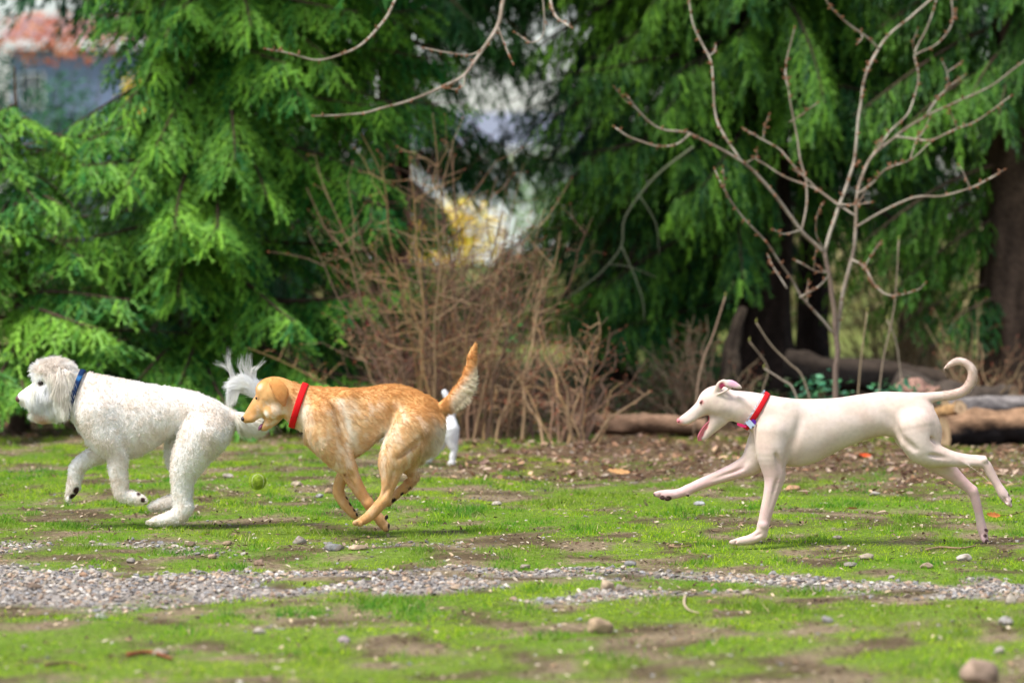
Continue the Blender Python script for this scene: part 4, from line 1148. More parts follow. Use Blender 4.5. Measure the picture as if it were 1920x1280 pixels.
def start(dog, name, u, v, label):
    e = empty(name)
    dog.base = dog.world([(u, v, 0)])[0]
    e.location = dog.base
    dog.root = tag(e, label, 'dog', 'dogs running across the park')
    return e

def surf(dog, n, dens=None):
    """random points on the body: position, normal"""
    V, Q = dog.V, dog.Q
    T = np.concatenate([Q[:, [0, 1, 2]], Q[:, [0, 2, 3]]])
    a, b, c = V[T[:, 0]], V[T[:, 1]], V[T[:, 2]]
    ar = np.linalg.norm(np.cross(b - a, c - a), axis=1)
    if dens is not None: ar = ar * dens((a + b + c) / 3)
    cdf = np.cumsum(ar); cdf /= cdf[-1]
    i = np.searchsorted(cdf, rng.random(n))
    r1, r2 = np.sqrt(rng.random(n)), rng.random(n)
    P = a[i] * (1 - r1)[:, None] + b[i] * (r1 * (1 - r2))[:, None] + c[i] * (r1 * r2)[:, None]
    return P, dog.normal(P)

def strands(name, dog, pts, rad, col, parent, mat):
    """pts (n,k,3) in dog units; rad in dog units at the root"""
    n, k, _ = pts.shape
    hc = bpy.data.hair_curves.new(name)
    hc.add_curves([k] * n)
    W = dog.to(pts.reshape(-1, 3)).astype(np.float32)
    hc.attributes['position'].data.foreach_set('vector', W.ravel()) if 'position' in hc.attributes else hc.position_data.foreach_set('vector', W.ravel())
    ra = hc.attributes.get('radius') or hc.attributes.new('radius', 'FLOAT', 'POINT')
    taper = np.linspace(1, 0.15, k)
    R = (np.broadcast_to(np.asarray(rad, float).reshape(-1, 1), (n, 1)) * taper[None, :] * dog.sc).astype(np.float32)
    ra.data.foreach_set('value', R.ravel())
    ca = hc.attributes.new('tint', 'FLOAT_COLOR', 'CURVE')
    c = np.ones((n, 4), np.float32); c[:, :3] = col
    ca.data.foreach_set('color', c.ravel())
    return link(name, hc, mat, parent)

def coat(dog, n, length, flow, lift, colf, rad=0.45, dens=None, grav=0.25, clump=0.3, cs=9.0, curl=0.0, k=4, name='fur', var=0.06):
    P, N = surf(dog, n, dens)
    L = length(P) * (0.7 + 0.6 * rng.random(n))
    Fl = flow(P)
    Tn = Fl - N * (Fl * N).sum(1, keepdims=True); Tn = unit(Tn) * np.minimum(1, np.linalg.norm(Fl, axis=1, keepdims=True))
    cl = np.stack([vnoise(P / cs, 11 + i) for i in range(3)], 1) - 0.5
    if callable(clump): cl = cl * clump(P)[:, None]; clump = 1.0
    D = unit(N * lift(P)[:, None] + Tn + cl * 2 * clump + rng.normal(0, 0.14, (n, 3)))
    sarr = np.linspace(0, 1, k)
    pts = P[:, None, :] - N[:, None, :] * 0.8 + D[:, None, :] * (L[:, None] * sarr)[:, :, None]
    g = np.array([0, 1.0, 0])
    pts = pts + (Tn * 0.35 + g * grav)[:, None, :] * (L[:, None] * sarr ** 2)[:, :, None]
    if callable(curl) or curl:
        ph = vnoise(P / (cs * 0.8), 31) * 12
        B = np.cross(D, N)
        cu = curl(P)[:, None, None] if callable(curl) else curl
        pts = pts + cu * (B[:, None, :] * np.sin(ph[:, None] + sarr * 5)[:, :, None] + N[:, None, :] * np.cos(ph[:, None] + sarr * 5)[:, :, None]) * (sarr * L[:, None])[:, :, None]
    C = colf(P) * (1 + rng.normal(0, var, (n, 1)))
    strands(name, dog, pts, np.full(n, rad), np.clip(C, 0, 0.95), dog.root, M_FUR)

def wisps(dog, groups, n, rad, col, spread=3.0, name='long_hair'):
    allp = []
    for g in groups:
        P = spline(np.array(g, float), 4)[:13]
        for i in range(n):
            o = rng.normal(0, spread * 0.5, 3); o2 = rng.normal(0, spread, 3)
            t = np.linspace(0, 1, len(P))[:, None]
            idx = np.linspace(0, len(P) - 1, 13)
            q = np.stack([np.interp(idx, np.arange(len(P)), (P + o * 0.8 + o2 * t * t)[:, j]) for j in range(3)], 1)
            allp.append(q * 1.0)
    A = np.array(allp)
    C = np.tile(np.asarray(col, float), (len(A), 1)) * (1 + rng.normal(0, 0.05, (len(A), 1)))
    strands(name, dog, A, np.full(len(A), rad), np.clip(C, 0, 0.95), dog.root, M_FUR)

def ring_band(dog, top, bot, width, name, mat, colf, off=1.6, thick=1.8, seg=48, shift=0.0, wave=0.0):
    top, bot = np.array([*top, 0.0]), np.array([*bot, 0.0])
    c = (top + bot) / 2; e1 = unit(bot - top); e2 = np.array([0, 0, 1.0])
    axs = np.array([-e1[1], e1[0], 0.0])
    th = np.arange(seg) * 2 * math.pi / seg
    D = np.cos(th)[:, None] * e1 + np.sin(th)[:, None] * e2
    rows = []
    ws = np.array([-0.5, -0.2, 0.2, 0.5]) * width + shift
    R = np.stack([dog.march(c + axs * w, D) for w in ws])
    R = R.max(0) * 0.6 + R.mean(0) * 0.4
    for it in range(3): R = (np.roll(R, 1) + 2 * R + np.roll(R, -1)) / 4
    prof = [(ws[0], 0), (ws[0], thick), (ws[1], thick + 0.4), (ws[2], thick + 0.4), (ws[3], thick), (ws[3], 0)]
    V = np.concatenate([c + axs * w + D * (R + off + o - 0.8)[:, None] for w, o in prof])
    f = []
    m = len(prof)
    for i in range(m):
        i2 = (i + 1) % m
        for j in range(seg):
            j2 = (j + 1) % seg
            f.append((i * seg + j, i * seg + j2, i2 * seg + j2, i2 * seg + j))
    o = mesh_np(name, dog.to(V), np.array(f), mat, dog.root, True, colf(V))
    dog.ring = (c, D, R + off + thick, axs)
    return o

def blob(dog, name, c, r, mat, col, parent=None, ang=0.0, seg=14, dent=None):
    th = np.linspace(0, math.pi, seg // 2 + 2); ph = np.arange(seg) * 2 * math.pi / seg
    v = np.array([(math.sin(a) * math.cos(b), math.cos(a), math.sin(a) * math.sin(b)) for a in th for b in ph]) * np.array(r)
    if dent is not None: v = dent(v)
    ca, sa = math.cos(math.radians(ang)), math.sin(math.radians(ang))
    v = np.stack([v[:, 0] * ca - v[:, 1] * sa, v[:, 0] * sa + v[:, 1] * ca, v[:, 2]], 1)
    f = [(i * seg + j, i * seg + (j + 1) % seg, (i + 1) * seg + (j + 1) % seg, (i + 1) * seg + j) for i in range(len(th) - 1) for j in range(seg)]
    v = v + dog.node(c)
    return mesh_np(name, dog.to(v), np.array(f), mat, parent or dog.root, True, np.tile(col, (len(v), 1)))

def eye_w(dog, u, v, back=1.0):
    """depth of the skin beside (u, v), a little sunk so the eye sits in its lids"""
    return float(dog.march(np.array([u, v, 0.0]), np.array([[0, 0, -1.0]]))[0]) - back

def paint(C, P, spots):
    for (u, v, w, r, c, soft) in spots:
        dd = np.sqrt((P[:, 0] - u) ** 2 + (P[:, 1] - v) ** 2 + (P[:, 2] - w) ** 2)
        m = (1 - sstep(r * (1 - soft), r, dd))[:, None]
        C = C * (1 - m) + np.asarray(c) * m
    return C

def body(dog, colf):
    o = mesh_np('body', dog.to(dog.V), dog.Q, M_COAT, dog.root, True, colf(dog.V))
    return o

def lerp(C, c, m):
    m = np.asarray(m)[:, None]
    return C * (1 - m) + np.asarray(c) * m

# ---------------------------------------------------------------- white curly-coated dog (left)
def white_curly_dog():
    D = Dog(16.39, (18, 640, -80), (520, 1000, 90), 2.1)
    D.loft([(165, 696, 836, 30), (190, 702, 850, 44), (220, 707, 859, 50), (250, 713, 858, 52), (280, 719, 845, 50), (310, 723, 826, 47),
            (340, 728, 816, 44), (370, 735, 828, 45), (400, 748, 842, 41), (425, 763, 832, 31), (437, 776, 810, 18)], 8)
    # neck and head
    D.tube([(200, 780, 0, 60), (168, 752, 0, 47), (144, 735, 0, 38), (118, 718, 0, 38)], 10, ws=0.95)
    D.ell((101, 708, 0), (43, 37, 37), 12, 8)
    D.ell((75, 702, 0), (18, 15, 22), -35, 6)          # brow tuft
    D.tube([(88, 735, 0, 31), (66, 741, 0, 24), (47, 745, 0, 16), (39, 747, 0, 10)], 6)
    D.ell((70, 750, -10), (26, 18, 14), 8, 5); D.ell((70, 750, 10), (26, 18, 14), 8, 5)     # whiskered flews
    D.tube([(106, 762, 0, 26), (88, 773, 0, 19), (73, 778, 0, 14), (62, 777, 0, 9.5)], 4)
    for sd in (-1, 1):
        D.ell((119, 727, sd * 36), (18, 38, 9), 6, 4)   # hanging ear
    D.ell((54, 767.5, 0), (17, 3.4, 30), 6, 2, sub=True)  # mouth slit
    D.ell((77, 719, -31), (6, 5, 7), 0, 3, sub=True); D.ell((77, 719, 31), (6, 5, 7), 0, 3, sub=True)
    # near front leg
    D.tube([(186, 775, -26, 44), (200, 815, -30, 36), (218, 848, -32, 23), (221, 880, -32, 20), (225, 908, -31, 17)], 8)
    D.tube([(225, 906, -31, 17), (229, 925, -31, 16), (245, 931, -31, 14.5), (262, 935, -31, 13), (271, 940, -31, 9)], 3)
    for i in range(4): D.ell((272, 938 + (i % 3) * 1.5, -41 + i * 6.5), (7, 6, 4.2), 25, 2)
    # far front leg
    D.tube([(196, 800, 28, 38), (198, 838, 30, 25), (165, 860, 30, 18), (145, 876, 30, 17), (140, 898, 30, 15), (137, 915, 30, 15), (130, 930, 30, 10)], 5)
    for i in range(4): D.ell((127, 935, 20 + i * 6.5), (6, 8, 4.2), -10, 2)
    # near hind leg
    D.ell((385, 800, -20), (50, 56, 28), -15, 8)
    D.tube([(380, 815, -26, 46), (360, 852, -30, 37), (347, 880, -30, 29), (342, 905, -30, 22.5), (341, 930, -30, 19.5), (344, 952, -30, 19)], 8)
    D.tube([(345, 950, -30, 19), (336, 964, -30, 18), (312, 972, -30, 13.5), (288, 977, -30, 10)], 4)
    for i in range(4): D.ell((281, 978, -40 + i * 6.5), (9, 7, 4.4), 0, 2)
    # far hind leg
    D.tube([(375, 810, 24, 44), (335, 838, 28, 27), (330, 870, 28, 19), (345, 900, 24, 13), (354, 922, 20, 11), (340, 936, 12, 15), (312, 942, 6, 15), (288, 949, 4, 11)], 4)
    for i in range(4): D.ell((281, 951, -6 + i * 6.5), (8, 6, 4.2), 10, 2)
    # curled tail
    D.tube([(420, 785, 0, 24), (445, 789, 3, 19), (470, 793, 6, 17), (490, 782, 8, 15), (499, 758, 10, 13), (488, 738, 10, 14), (466, 722, 9, 14), (446, 722, 8, 11), (436, 733, 8, 8)], 6)
    D.mesh(-2.4)
    start(D, 'dog', 300, 985, 'white curly-coated dog with a blue collar running at the left edge')
    white, warm, beige = S(247, 243, 238), S(240, 231, 221), S(224, 207, 190)
    pads = [(262, 927, -34, 8, S(58, 36, 32), 0.3), (272, 934, -40, 6, S(50, 30, 28), 0.3), (275, 940, -31, 6, S(60, 36, 32), 0.3), (268, 925, -27, 6, S(60, 36, 32), .3),
            (142, 921, 20, 9, S(58, 36, 32), 0.35), (134, 933, 22, 8, S(50, 30, 28), 0.35), (139, 928, 30, 9, S(55, 34, 30), 0.35),
            (277, 957, 2, 5, S(90, 70, 62), 0.5)]
    def colf(P):
        n = fbm(P / 28.0, 3, 4)
        C = lerp(np.tile(white, (len(P), 1)), warm, sstep(0.42, 0.62, n))
        dd = np.exp(-(((P[:, 0] - 185) / 45) ** 2 + ((P[:, 1] - 745) / 40) ** 2))
        C = lerp(C, beige, 0.6 * dd * sstep(0.3, 0.65, fbm(P / 9.0, 5, 3)))  # beige shading tint painted in around neck and shoulder
        C = lerp(C, beige, 0.2 * sstep(0.5, 0.72, fbm(P / 6.0, 15, 3)))
        C = lerp(C, beige, 0.6 * sstep(890, 800, P[:, 1]) * 0 + 0.5 * sstep(0.52, 0.7, fbm(P / 14.0, 9, 3)) * sstep(850, 900, P[:, 1]))
        C = lerp(C, S(226, 208, 186), 0.45 * np.exp(-(((P[:, 0] - 122) / 22) ** 2 + ((P[:, 1] - 735) / 34) ** 2)) * (P[:, 2] < -20))
        C = paint(C, P, [(82, 782, 0, 24, S(212, 166, 130), 0.8), (55, 752, -6, 16, S(228, 190, 160), 0.8), (60, 767.5, 0, 9, S(96, 44, 46), 0.4),
                         (77, 718.5, -27, 8.5, S(84, 60, 52), 0.6), (77, 718.5, 27, 8.5, S(84, 60, 52), 0.6), (45, 738, 0, 8, S(205, 185, 180), .6)] + pads)
        return C
    body(D, colf)
    def length(P):
        L = np.full(len(P), 4.4)
        head = sstep(150, 125, P[:, 0]) * sstep(800, 780, P[:, 1])
        L = L + head * 4
        L = np.where((P[:, 0] < 110) & (P[:, 1] > 728) & (P[:, 1] < 775) & (P[:, 0] > 48), 13, L)
        L = np.where((P[:, 0] < 50) & (P[:, 1] < 790), 3.0 + 4.0 * (P[:, 1] > 752), L)
        L = np.where((np.abs(P[:, 2]) > 30) & (P[:, 0] < 142) & (P[:, 1] < 765), 19, L)
        L = np.where((P[:, 1] > 760) & (P[:, 0] < 105) & (P[:, 1] < 800), 6, L)
        L = np.where((P[:, 0] > 442) , 17, L)
        L = np.where((P[:, 1] > 860) & (P[:, 0] < 440), 3.4, L)
        for (u, v, w, r, c, so) in pads:
            L = np.where(np.linalg.norm(P - np.array([u, v, w]), axis=1) < r + 1, 0.4, L)
        L = np.where(np.linalg.norm((P - np.array([77, 719, 0])) * np.array([1, 1, 0]), axis=1) < 9, 0.8, L)
        L = np.where((P[:, 0] > 60) & (P[:, 0] < 92) & (P[:, 1] > 696) & (P[:, 1] < 712) & (np.abs(P[:, 2]) > 14), 3.5, L)
        L = np.where((P[:, 0] < 62) & (P[:, 1] < 740), 2.2, L)
        return L
    def flow(P):
        Fd = np.tile([0.7, 0.75, 0], (len(P), 1)).astype(float)
        leg = sstep(840, 880, P[:, 1])[:, None]
        Fd = Fd * (1 - leg) + np.array([0.1, 1, 0]) * leg
        hd = ((P[:, 0] < 142) & (P[:, 1] < 800))[:, None]
        Fd = np.where(hd, np.array([0.12, 1, 0]), Fd)
        tl = (P[:, 0] > 438)[:, None]
        a = unit(P - np.array([462, 757, 0])); 
        Fd = np.where(tl, np.stack([a[:, 0] * .6 + a[:, 1] * 0.9, a[:, 1] * 0.6 - a[:, 0] * 0.9, a[:, 2] * 0.1], 1), Fd)
        return Fd
    def lift(P):
        l = np.full(len(P), 1.1)
        l = np.where((P[:, 0] < 142) & (P[:, 1] < 800), 0.35, l)
        l = np.where((P[:, 0] < 142) & (P[:, 1] < 700), 1.0, l)
        l = np.where((np.abs(P[:, 2]) > 30) & (P[:, 0] < 142) & (P[:, 1] < 765), 0.12, l)
        l = np.where(P[:, 0] > 440, 0.35, l)
        return l
    straight = lambda P: (((P[:, 0] < 146) & (P[:, 1] < 800) & (P[:, 1] > 696)) | (P[:, 0] > 440)).astype(float)
    coat(D, 84000, length, lambda P: flow(P) * (0.5 + 0.5 * straight(P))[:, None], lift, lambda P: np.clip(colf(P) * (1.0 + 0.14 * straight(P))[:, None], 0, .95), rad=0.5, grav=0.2, clump=lambda P: 0.85 - 0.55 * straight(P), cs=7,  # straight head and tail strands coloured lighter to offset their self-shadowing
         curl=lambda P: 0.42 * (1 - straight(P)), k=5, var=0.04,
         dens=lambda P: np.where((P[:, 0] < 145) & (P[:, 1] < 800), 2.2, 1.0) * np.where(P[:, 0] > 438, 1.6, 1))
    wt = S(248, 245, 240)
    G = []
    for (u0, v0, u1, v1, u2, v2) in [(436, 712, 428, 690, 402, 681), (437, 712, 430, 695, 417, 680), (438, 710, 428, 685, 423, 664), (440, 710, 431, 690, 430, 655), (442, 708, 433, 690, 426, 672),
                                     (455, 700, 448, 685, 450, 672), (462, 702, 455, 685, 456, 668), (470, 703, 462, 688, 466, 665), (468, 705, 458, 690, 452, 678), (478, 708, 470, 690, 467, 666),
                                     (478, 708, 482, 690, 496, 675), (476, 706, 478, 692, 484, 688), (474, 706, 470, 695, 461, 682)]:
        G.append([(u0, v0 + 6, 8), (u0 * .5 + u1 * .5 - 1, (v0 + v1) / 2, 6), (u1, v1, 4), (u2, v2, 2)])
    for i in range(9):
        G.append([(430 + i * 3.2, 716 + i % 3, 2), (427 + i * 2.6, 735, -2), (426 + i * 2.0, 752, -3), (427 + i * 1.7, 766 - i * 1.2, -3)])
    # one ringlet
    G.append([(476, 708, 6), (470, 700, 4), (474, 690, 3), (482, 690, 2), (484, 699, 2), (477, 707, 3)])
    wisps(D, G, 22, 0.22, wt, 3.0, 'tail_plume')
    # ear locks
    E = []
    for i in range(16):
        u = 106 + i * 2.0 + rng.normal(0, 1)
        E.append([(112 + i * 0.7, 694 + rng.normal(0, 3), -40), (u * .6 + 48, 715, -47), (u, 735, -47), (u - 3 + rng.normal(0, 2), 752 - abs(i - 6) * 0.9, -45)])
    wisps(D, E, 40, 0.36, S(246, 238, 228), 1.8, 'ear_hair')
    # features
    blob(D, 'nose', (36.0, 747.5, 0), (7.2, 7.0, 9.5), M_WET, S(104, 64, 64), ang=20)
    blob(D, 'nostril', (35, 750, -8.2), (2.6, 1.9, 2), M_WET, S(30, 16, 18), ang=20, seg=8)
    for sd in (-1, 1):
        blob(D, 'eye', (76.5, 718, sd * (eye_w(D, 76.5, 718) + 0.6)), (5.2, 3.4, 3.2), M_EYE, (1, 1, 1), ang=10)
    def tongue(v): return v
    blob(D, 'tongue', (63, 769.5, 0), (9, 3, 9), M_WET, S(190, 95, 100), ang=6)
    navy, light = S(14, 44, 86), S(110, 165, 215)
    def cc(V):
        C = np.tile(navy, (len(V), 1))
        m = ((V[:, 1] > 703) & (V[:, 1] < 710))
        C = np.where(m[:, None], S(44, 104, 160), C)
        return C
    cl = ring_band(D, (155, 697), (132, 770), 9.5, 'collar', M_WEB, cc, off=5.0, thick=2.2)
    tg = blob(D, 'tag', (131, 764, -14), (6.5, 7.5, 1.2), M_WEB, S(25, 75, 125), parent=cl)
    mb = MB(); a = np.linspace(0, 2 * math.pi, 17)
    mb.tube(D.to(np.stack([132 + 5 * np.cos(a), 776 + 5 * np.sin(a), np.full(17, -8.0)], 1)), 0.0018, 6)
    mb.build('ring', M_METAL, cl)
    return D

# ---------------------------------------------------------------- tan dog (middle)
def tan_dog():
    D = Dog(15.95, (440, 620, -75), (915, 1010, 75), 2.0)
    D.loft([(572, 728, 832, 30), (600, 728, 857, 41), (630, 725, 869, 46), (660, 727, 861, 47), (690, 725, 842, 45), (720, 720, 818, 42),
            (750, 721, 828, 42), (780, 730, 845, 40), (805, 743, 845, 33), (825, 763, 826, 20)], 8)
    D.tube([(605, 775, 0, 48), (575, 765, 0, 43), (553, 755, 0, 37), (528, 742, 0, 34)], 9, ws=0.9)
    D.ell((512, 738, 0), (32, 34, 32), 30, 7)           # skull
    D.ell((497, 727, 0), (20, 16, 26), -40, 6)
    D.tube([(497, 758, 0, 26), (484, 768, 0, 20), (472, 778, 0, 15), (462, 785, 0, 9.5)], 5, ws=0.85)
    D.ell((474, 783, -8), (13, 9, 8), 60 - 90, 4); D.ell((474, 783, 8), (13, 9, 8), -30, 4)
    D.ell((513, 770, -18), (20, 17, 12), -30, 6); D.ell((513, 770, 18), (20, 17, 12), -30, 6)     # cheeks
    D.tube([(515, 778, 0, 17), (505, 791, 0, 12.5), (497, 799, 0, 9), (493, 802, 0, 6.5)], 3)
    D.ell((483, 795, -2), (5.5, 13, 30), 38, 2, sub=True)     # open mouth
    for sd in (-1, 1):
        # folded ear
        D.tube([(511, 718, sd * 29, 8), (522, 727, sd * 37, 14.5), (527, 742, sd * 40, 12.5), (532, 758, sd * 39, 5.5)], 2.5, ws=0.4)
        D.tube([(508, 718, sd * 28, 6), (522, 715, sd * 34, 6), (536, 729, sd * 38, 5.5), (538, 742, sd * 39, 4)], 2.5, ws=0.6)
        D.ell((482, 747, sd * 25), (5, 4, 6), 30, 3, sub=True)
    # near front leg
    D.tube([(608, 780, -22, 40), (612, 815, -28, 36), (632, 850, -27, 28), (650, 876, -24, 20), (664, 902, -20, 15.5), (681, 930, -14, 12), (690, 942, -12, 11.5)], 7)
    D.tube([(689, 941, -12, 11.5), (700, 957, -10, 10.5), (712, 973, -8, 11), (720, 984, -7, 10), (724, 991, -7, 7)], 3)
    for i in range(4): D.ell((723 + (i % 2) * 2, 989, -15 + i * 5), (5.5, 7, 3.4), 25, 2)
    for (u, v) in ((726, 968), (729, 984), (727, 992)): D.ell((u - 1, v, -9), (4.5, 6.5, 7), -20, 2)
    # far front leg
    D.tube([(615, 815, 26, 32), (640, 858, 26, 22), (648, 880, 26, 16.5), (638, 903, 26, 12.5), (635, 922, 26, 12.5), (645, 942, 26, 11), (656, 956, 26, 10), (665, 966, 26, 8)], 4)
    for (u, v) in ((650, 934), (656, 945), (663, 956), (668, 964)): D.ell((u, v, 22), (3.4, 5.5, 6), -35, 2)
    # near hind leg
    D.ell((778, 800, -16), (48, 60, 26), 10, 8)
    D.tube([(775, 800, -24, 44), (752, 838, -31, 37), (736, 868, -34, 27), (732, 893, -36, 19.5), (727, 916, -37, 13.5), (722, 936, -38, 12.5)], 7)
    D.tube([(722, 935, -38, 12.5), (706, 953, -38, 12), (690, 969, -38, 11), (674, 978, -38, 8.5)], 3)
    D.ell((727, 930, -38), (8, 12, 7), 30, 4)            # hock
    for i in range(4): D.ell((667, 979, -46 + i * 5), (8, 6.5, 3.6), -10, 2)
    D.ell((675, 981, -46), (7, 6, 4), -10, 2); D.ell((670, 984, -51), (1.3, 6, 4), 20, 1.5, sub=True)
    D.ell((718, 928, -50), (2.2, 14, 4), 35, 3, sub=True); D.ell((735, 900, -55.5), (2.5, 18, 5), 12, 5, sub=True)
    D.ell((690, 944, -18), (8, 7, 7), 40, 3); D.ell((660, 892, -38), (12, 3, 5), 60, 4, sub=True)
    # far hind leg
    D.tube([(785, 815, 22, 40), (765, 858, 28, 26), (770, 880, 29, 14), (777, 893, 30, 10.5), (764, 909, 30, 10.5), (745, 925, 30, 9.5), (728, 941, 30, 9)], 4)
    D.ell((780, 893, 30), (6, 9, 6), 20, 3)
    # breeches and tail
    D.tube([(800, 765, 0, 22), (825, 768, 0, 15), (850, 748, 0, 14.5), (870, 724, 0, 14.5), (881, 695, 0, 11.5), (885, 665, 0, 8.5), (891, 645, 0, 3.5)], 7, ws=0.75)
    D.ell((813, 812, -10), (18, 40, 22), 12, 8); D.ell((813, 812, 10), (18, 40, 22), 12, 8)
    D.ell((600, 785, -26), (24, 42, 20), -25, 12); D.ell((648, 765, -28), (28, 36, 17), 20, 14)
    D.ell((640, 800, -47), (4, 48, 6), -20, 10, sub=True); D.ell((728, 800, -44), (5, 34, 8), 14, 11, sub=True)
    D.ell((770, 838, -59), (30, 4, 6), -38, 7, sub=True); D.ell((655, 900, -32), (2.5, 30, 4), -30, 4, sub=True)
    D.tube([(752, 868, -38, 4), (745, 895, -40, 4), (732, 922, -42, 4)], 4)
    D.mesh(-1.3)
    start(D, 'dog', 700, 1000, 'golden tan dog with a red collar chasing the ball, tail raised')
    top, mid, lite, ear, muz = S(212, 160, 100), S(230, 194, 146), S(250, 238, 220), S(204, 140, 78), S(208, 152, 92)
    pads = [(727, 969, -12, 7, S(50, 40, 40), 0.3), (730, 985, -10, 7, S(48, 38, 38), 0.3), (727, 993, -8, 6, S(48, 38, 38), 0.3)] + \
           [(u + 1.5, v, 20, 5.5, S(50, 40, 40), 0.3) for u, v in ((650, 933), (656, 945), (664, 956), (669, 965))] + \
           [(672, 985, -43, 5.5, S(70, 50, 46), 0.4), (664, 981, -47, 3.0, S(70, 50, 46), .4), (768, 917, 25, 6, S(60, 45, 40), 0.5), (754, 928, 24, 6, S(55, 42, 38), 0.5), (738, 940, 24, 7, S(45, 34, 32), 0.4)]
    def colf(P):
        u, v, w = P.T
        tt = np.clip((v - np.interp(u, [560, 700, 820], [722, 718, 745])) / 110, 0, 1)
        n = fbm(P / np.array([30, 14, 20]), 21, 4)
        C = lerp(np.tile(top, (len(P), 1)), mid, sstep(0.1, 0.6, tt + (n - 0.5) * 0.7))
        C = lerp(C, lite, 0.55 * sstep(0.44, 0.72, fbm(P / np.array([11, 22, 20]), 25, 4)) * sstep(0.1, 0.5, tt))
        C = lerp(C, top * 0.9, 0.3 * sstep(0.5, 0.75, fbm(P / np.array([9, 7, 9]), 27, 3)))
        # pale chest, flank, breeches, tail fringe
        C = lerp(C, lite, 0.85 * np.exp(-(((u - 568) / 13) ** 2 + ((v - 775) / 30) ** 2)))
        C = lerp(C, top, 0.8 * np.exp(-(((u - 600) / 22) ** 2 + ((v - 760) / 32) ** 2)))
        C = lerp(C, lite, 0.85 * np.exp(-(((u - 716 - (v - 815) * -0.2) / 14) ** 2 + ((v - 815) / 22) ** 2)))
        C = lerp(C, lite, 0.8 * sstep(795, 828, u + (v - 800) * 0.35) * sstep(780, 800, v) * (u > 740))
        C = lerp(C, S(248, 234, 212), 0.95 * sstep(836, 852, u) * sstep(-4, 8, (u - 884) * 0.6 + (v - 706) * 0.45 + 8))
        C = lerp(C, S(222, 168, 108), 0.8 * sstep(836, 852, u) * sstep(4, -12, (u - 884) * 0.6 + (v - 706) * 0.45 + 2))
        C = lerp(C, lite, 0.75 * np.exp(-((u - 640 - (v - 750) * 0.32) / 7) ** 2) * (v > 745) * (v < 850) * (u > 600) * (w < 0))
        C = lerp(C, S(205, 150, 90), 0.7 * sstep(865, 905, v))
        hd = sstep(548, 532, u) * sstep(830, 815, v)
        C = lerp(C, S(222, 172, 112), hd * 0.8)
        C = lerp(C, lite, 0.6 * hd * sstep(0.45, 0.65, fbm(P / 13.0, 41, 3)) * sstep(740, 765, v))
        C = lerp(C, muz, 0.85 * sstep(492, 474, u) * (v < 830))
        C = lerp(C, S(212, 148, 80), 0.8 * sstep(728, 712, v) * hd)
        em = ((np.abs(w) > 31.5) & (u > 503) & (u < 545) & (v > 708) & (v < 768))
        C = lerp(C, ear, 0.9 * em * sstep(765, 735, v) + 0.7 * em * sstep(735, 765, v))
        C = lerp(C, S(205, 138, 88), 0.8 * em * sstep(735, 752, v))
        C = paint(C, P, [(490, 725, -18, 10, S(244, 226, 196), 0.9), (500, 775, -24, 10, lite, 0.9), (482, 747, -21, 8.5, S(84, 48, 28), 0.6), (482, 747, 21, 8.5, S(84, 48, 28), 0.6),
                         (489, 791, 0, 9, S(70, 26, 34), 0.4), (487, 800, 0, 7, S(120, 60, 90), 0.4), (466, 795, -6, 6, S(110, 70, 50), .7)] + pads)
        return C
    body(D, colf)
    def length(P):
        u, v, w = P.T
        L = np.full(len(P), 5.6)
        L = np.where((v < 740) & (u > 585) & (u < 810), 6.5, L)
        L = np.where((u > 790) & (v > 770) & (v < 880), 10, L)
        L = np.where((u > 830) & (v < 775), 5.0 + 11 * sstep(-4, 14, (u - 884) * 0.6 + (v - 706) * 0.45), L)
        L = np.where((u < 545) & (v < 830), 2.6, L)
        L = np.where((u < 480) & (v < 830), 1.5, L)
        L = np.where((v > 870) & (u < 760), 2.8, L)
        L = np.where((v > 800) & (v < 862) & (u > 700) & (u < 740) & (w > -28), 8, L)
        for (pu, pv, pw, r, c, so) in pads: L = np.where(np.linalg.norm(P - np.array([pu, pv, pw]), axis=1) < r, 0.3, L)
        return L
    def flow(P):
        u, v, w = P.T
        Fd = np.tile([1.0, 0.45, 0], (len(P), 1)).astype(float)
        leg = sstep(830, 875, v)[:, None]
        Fd = Fd * (1 - leg) + np.array([0.15, 1, 0]) * leg
        br = ((u > 790) & (v > 770))[:, None]; Fd = np.where(br, np.array([0.55, 0.9, 0]), Fd)
        tl = ((u > 830) & (v < 775))[:, None]
        Fd = np.where(tl, np.stack([0.35 + sstep(840, 880, u) * 0.1, np.where(v < 740, 0.25, 0.6), 0 * u], 1) + np.where((v < 735)[:, None], np.array([0.15, -0.4, 0]), np.array([0.3, 0, 0])), Fd)
        ch = ((u < 600) & (v > 800))[:, None]; Fd = np.where(ch, np.array([0.3, 1.0, 0]), Fd)
        return Fd
    def lift(P):
        l = np.full(len(P), 0.42)
        return np.where((P[:, 1] < 742) & (P[:, 0] > 690) & (P[:, 0] < 800), 0.5, l)
    coat(D, 70000, length, flow, lift, colf, rad=0.42, grav=0.1, clump=0.38, cs=5, k=4, var=0.09, dens=lambda P: np.where((P[:, 0] > 790) & (P[:, 1] < 880), 1.8, 1.0))
    blob(D, 'nose', (456.5, 785, 0), (5, 5, 7), M_WET, S(52, 36, 38), ang=20)
    ew = eye_w(D, 482, 747)
    for sd in (-1, 1): blob(D, 'eye', (482, 747, sd * ew), (4.0, 2.7, 2.4), M_EYE, (1, 1, 1), ang=35)
    blob(D, 'tongue', (489, 800, 0), (3.6, 8, 7.5), M_WET, S(160, 90, 125), ang=35)
    W = []
    for i in range(8): W.append([(505 + i * 2, 800 - i, -6), (512 + i * 2.2, 808 - i * .5, -9), (516 + i * 3, 818 - i * 0.8, -10)])
    wisps(D, W, 1, 0.16, S(235, 220, 190), 1.0, 'whiskers')
    red = S(226, 22, 28)
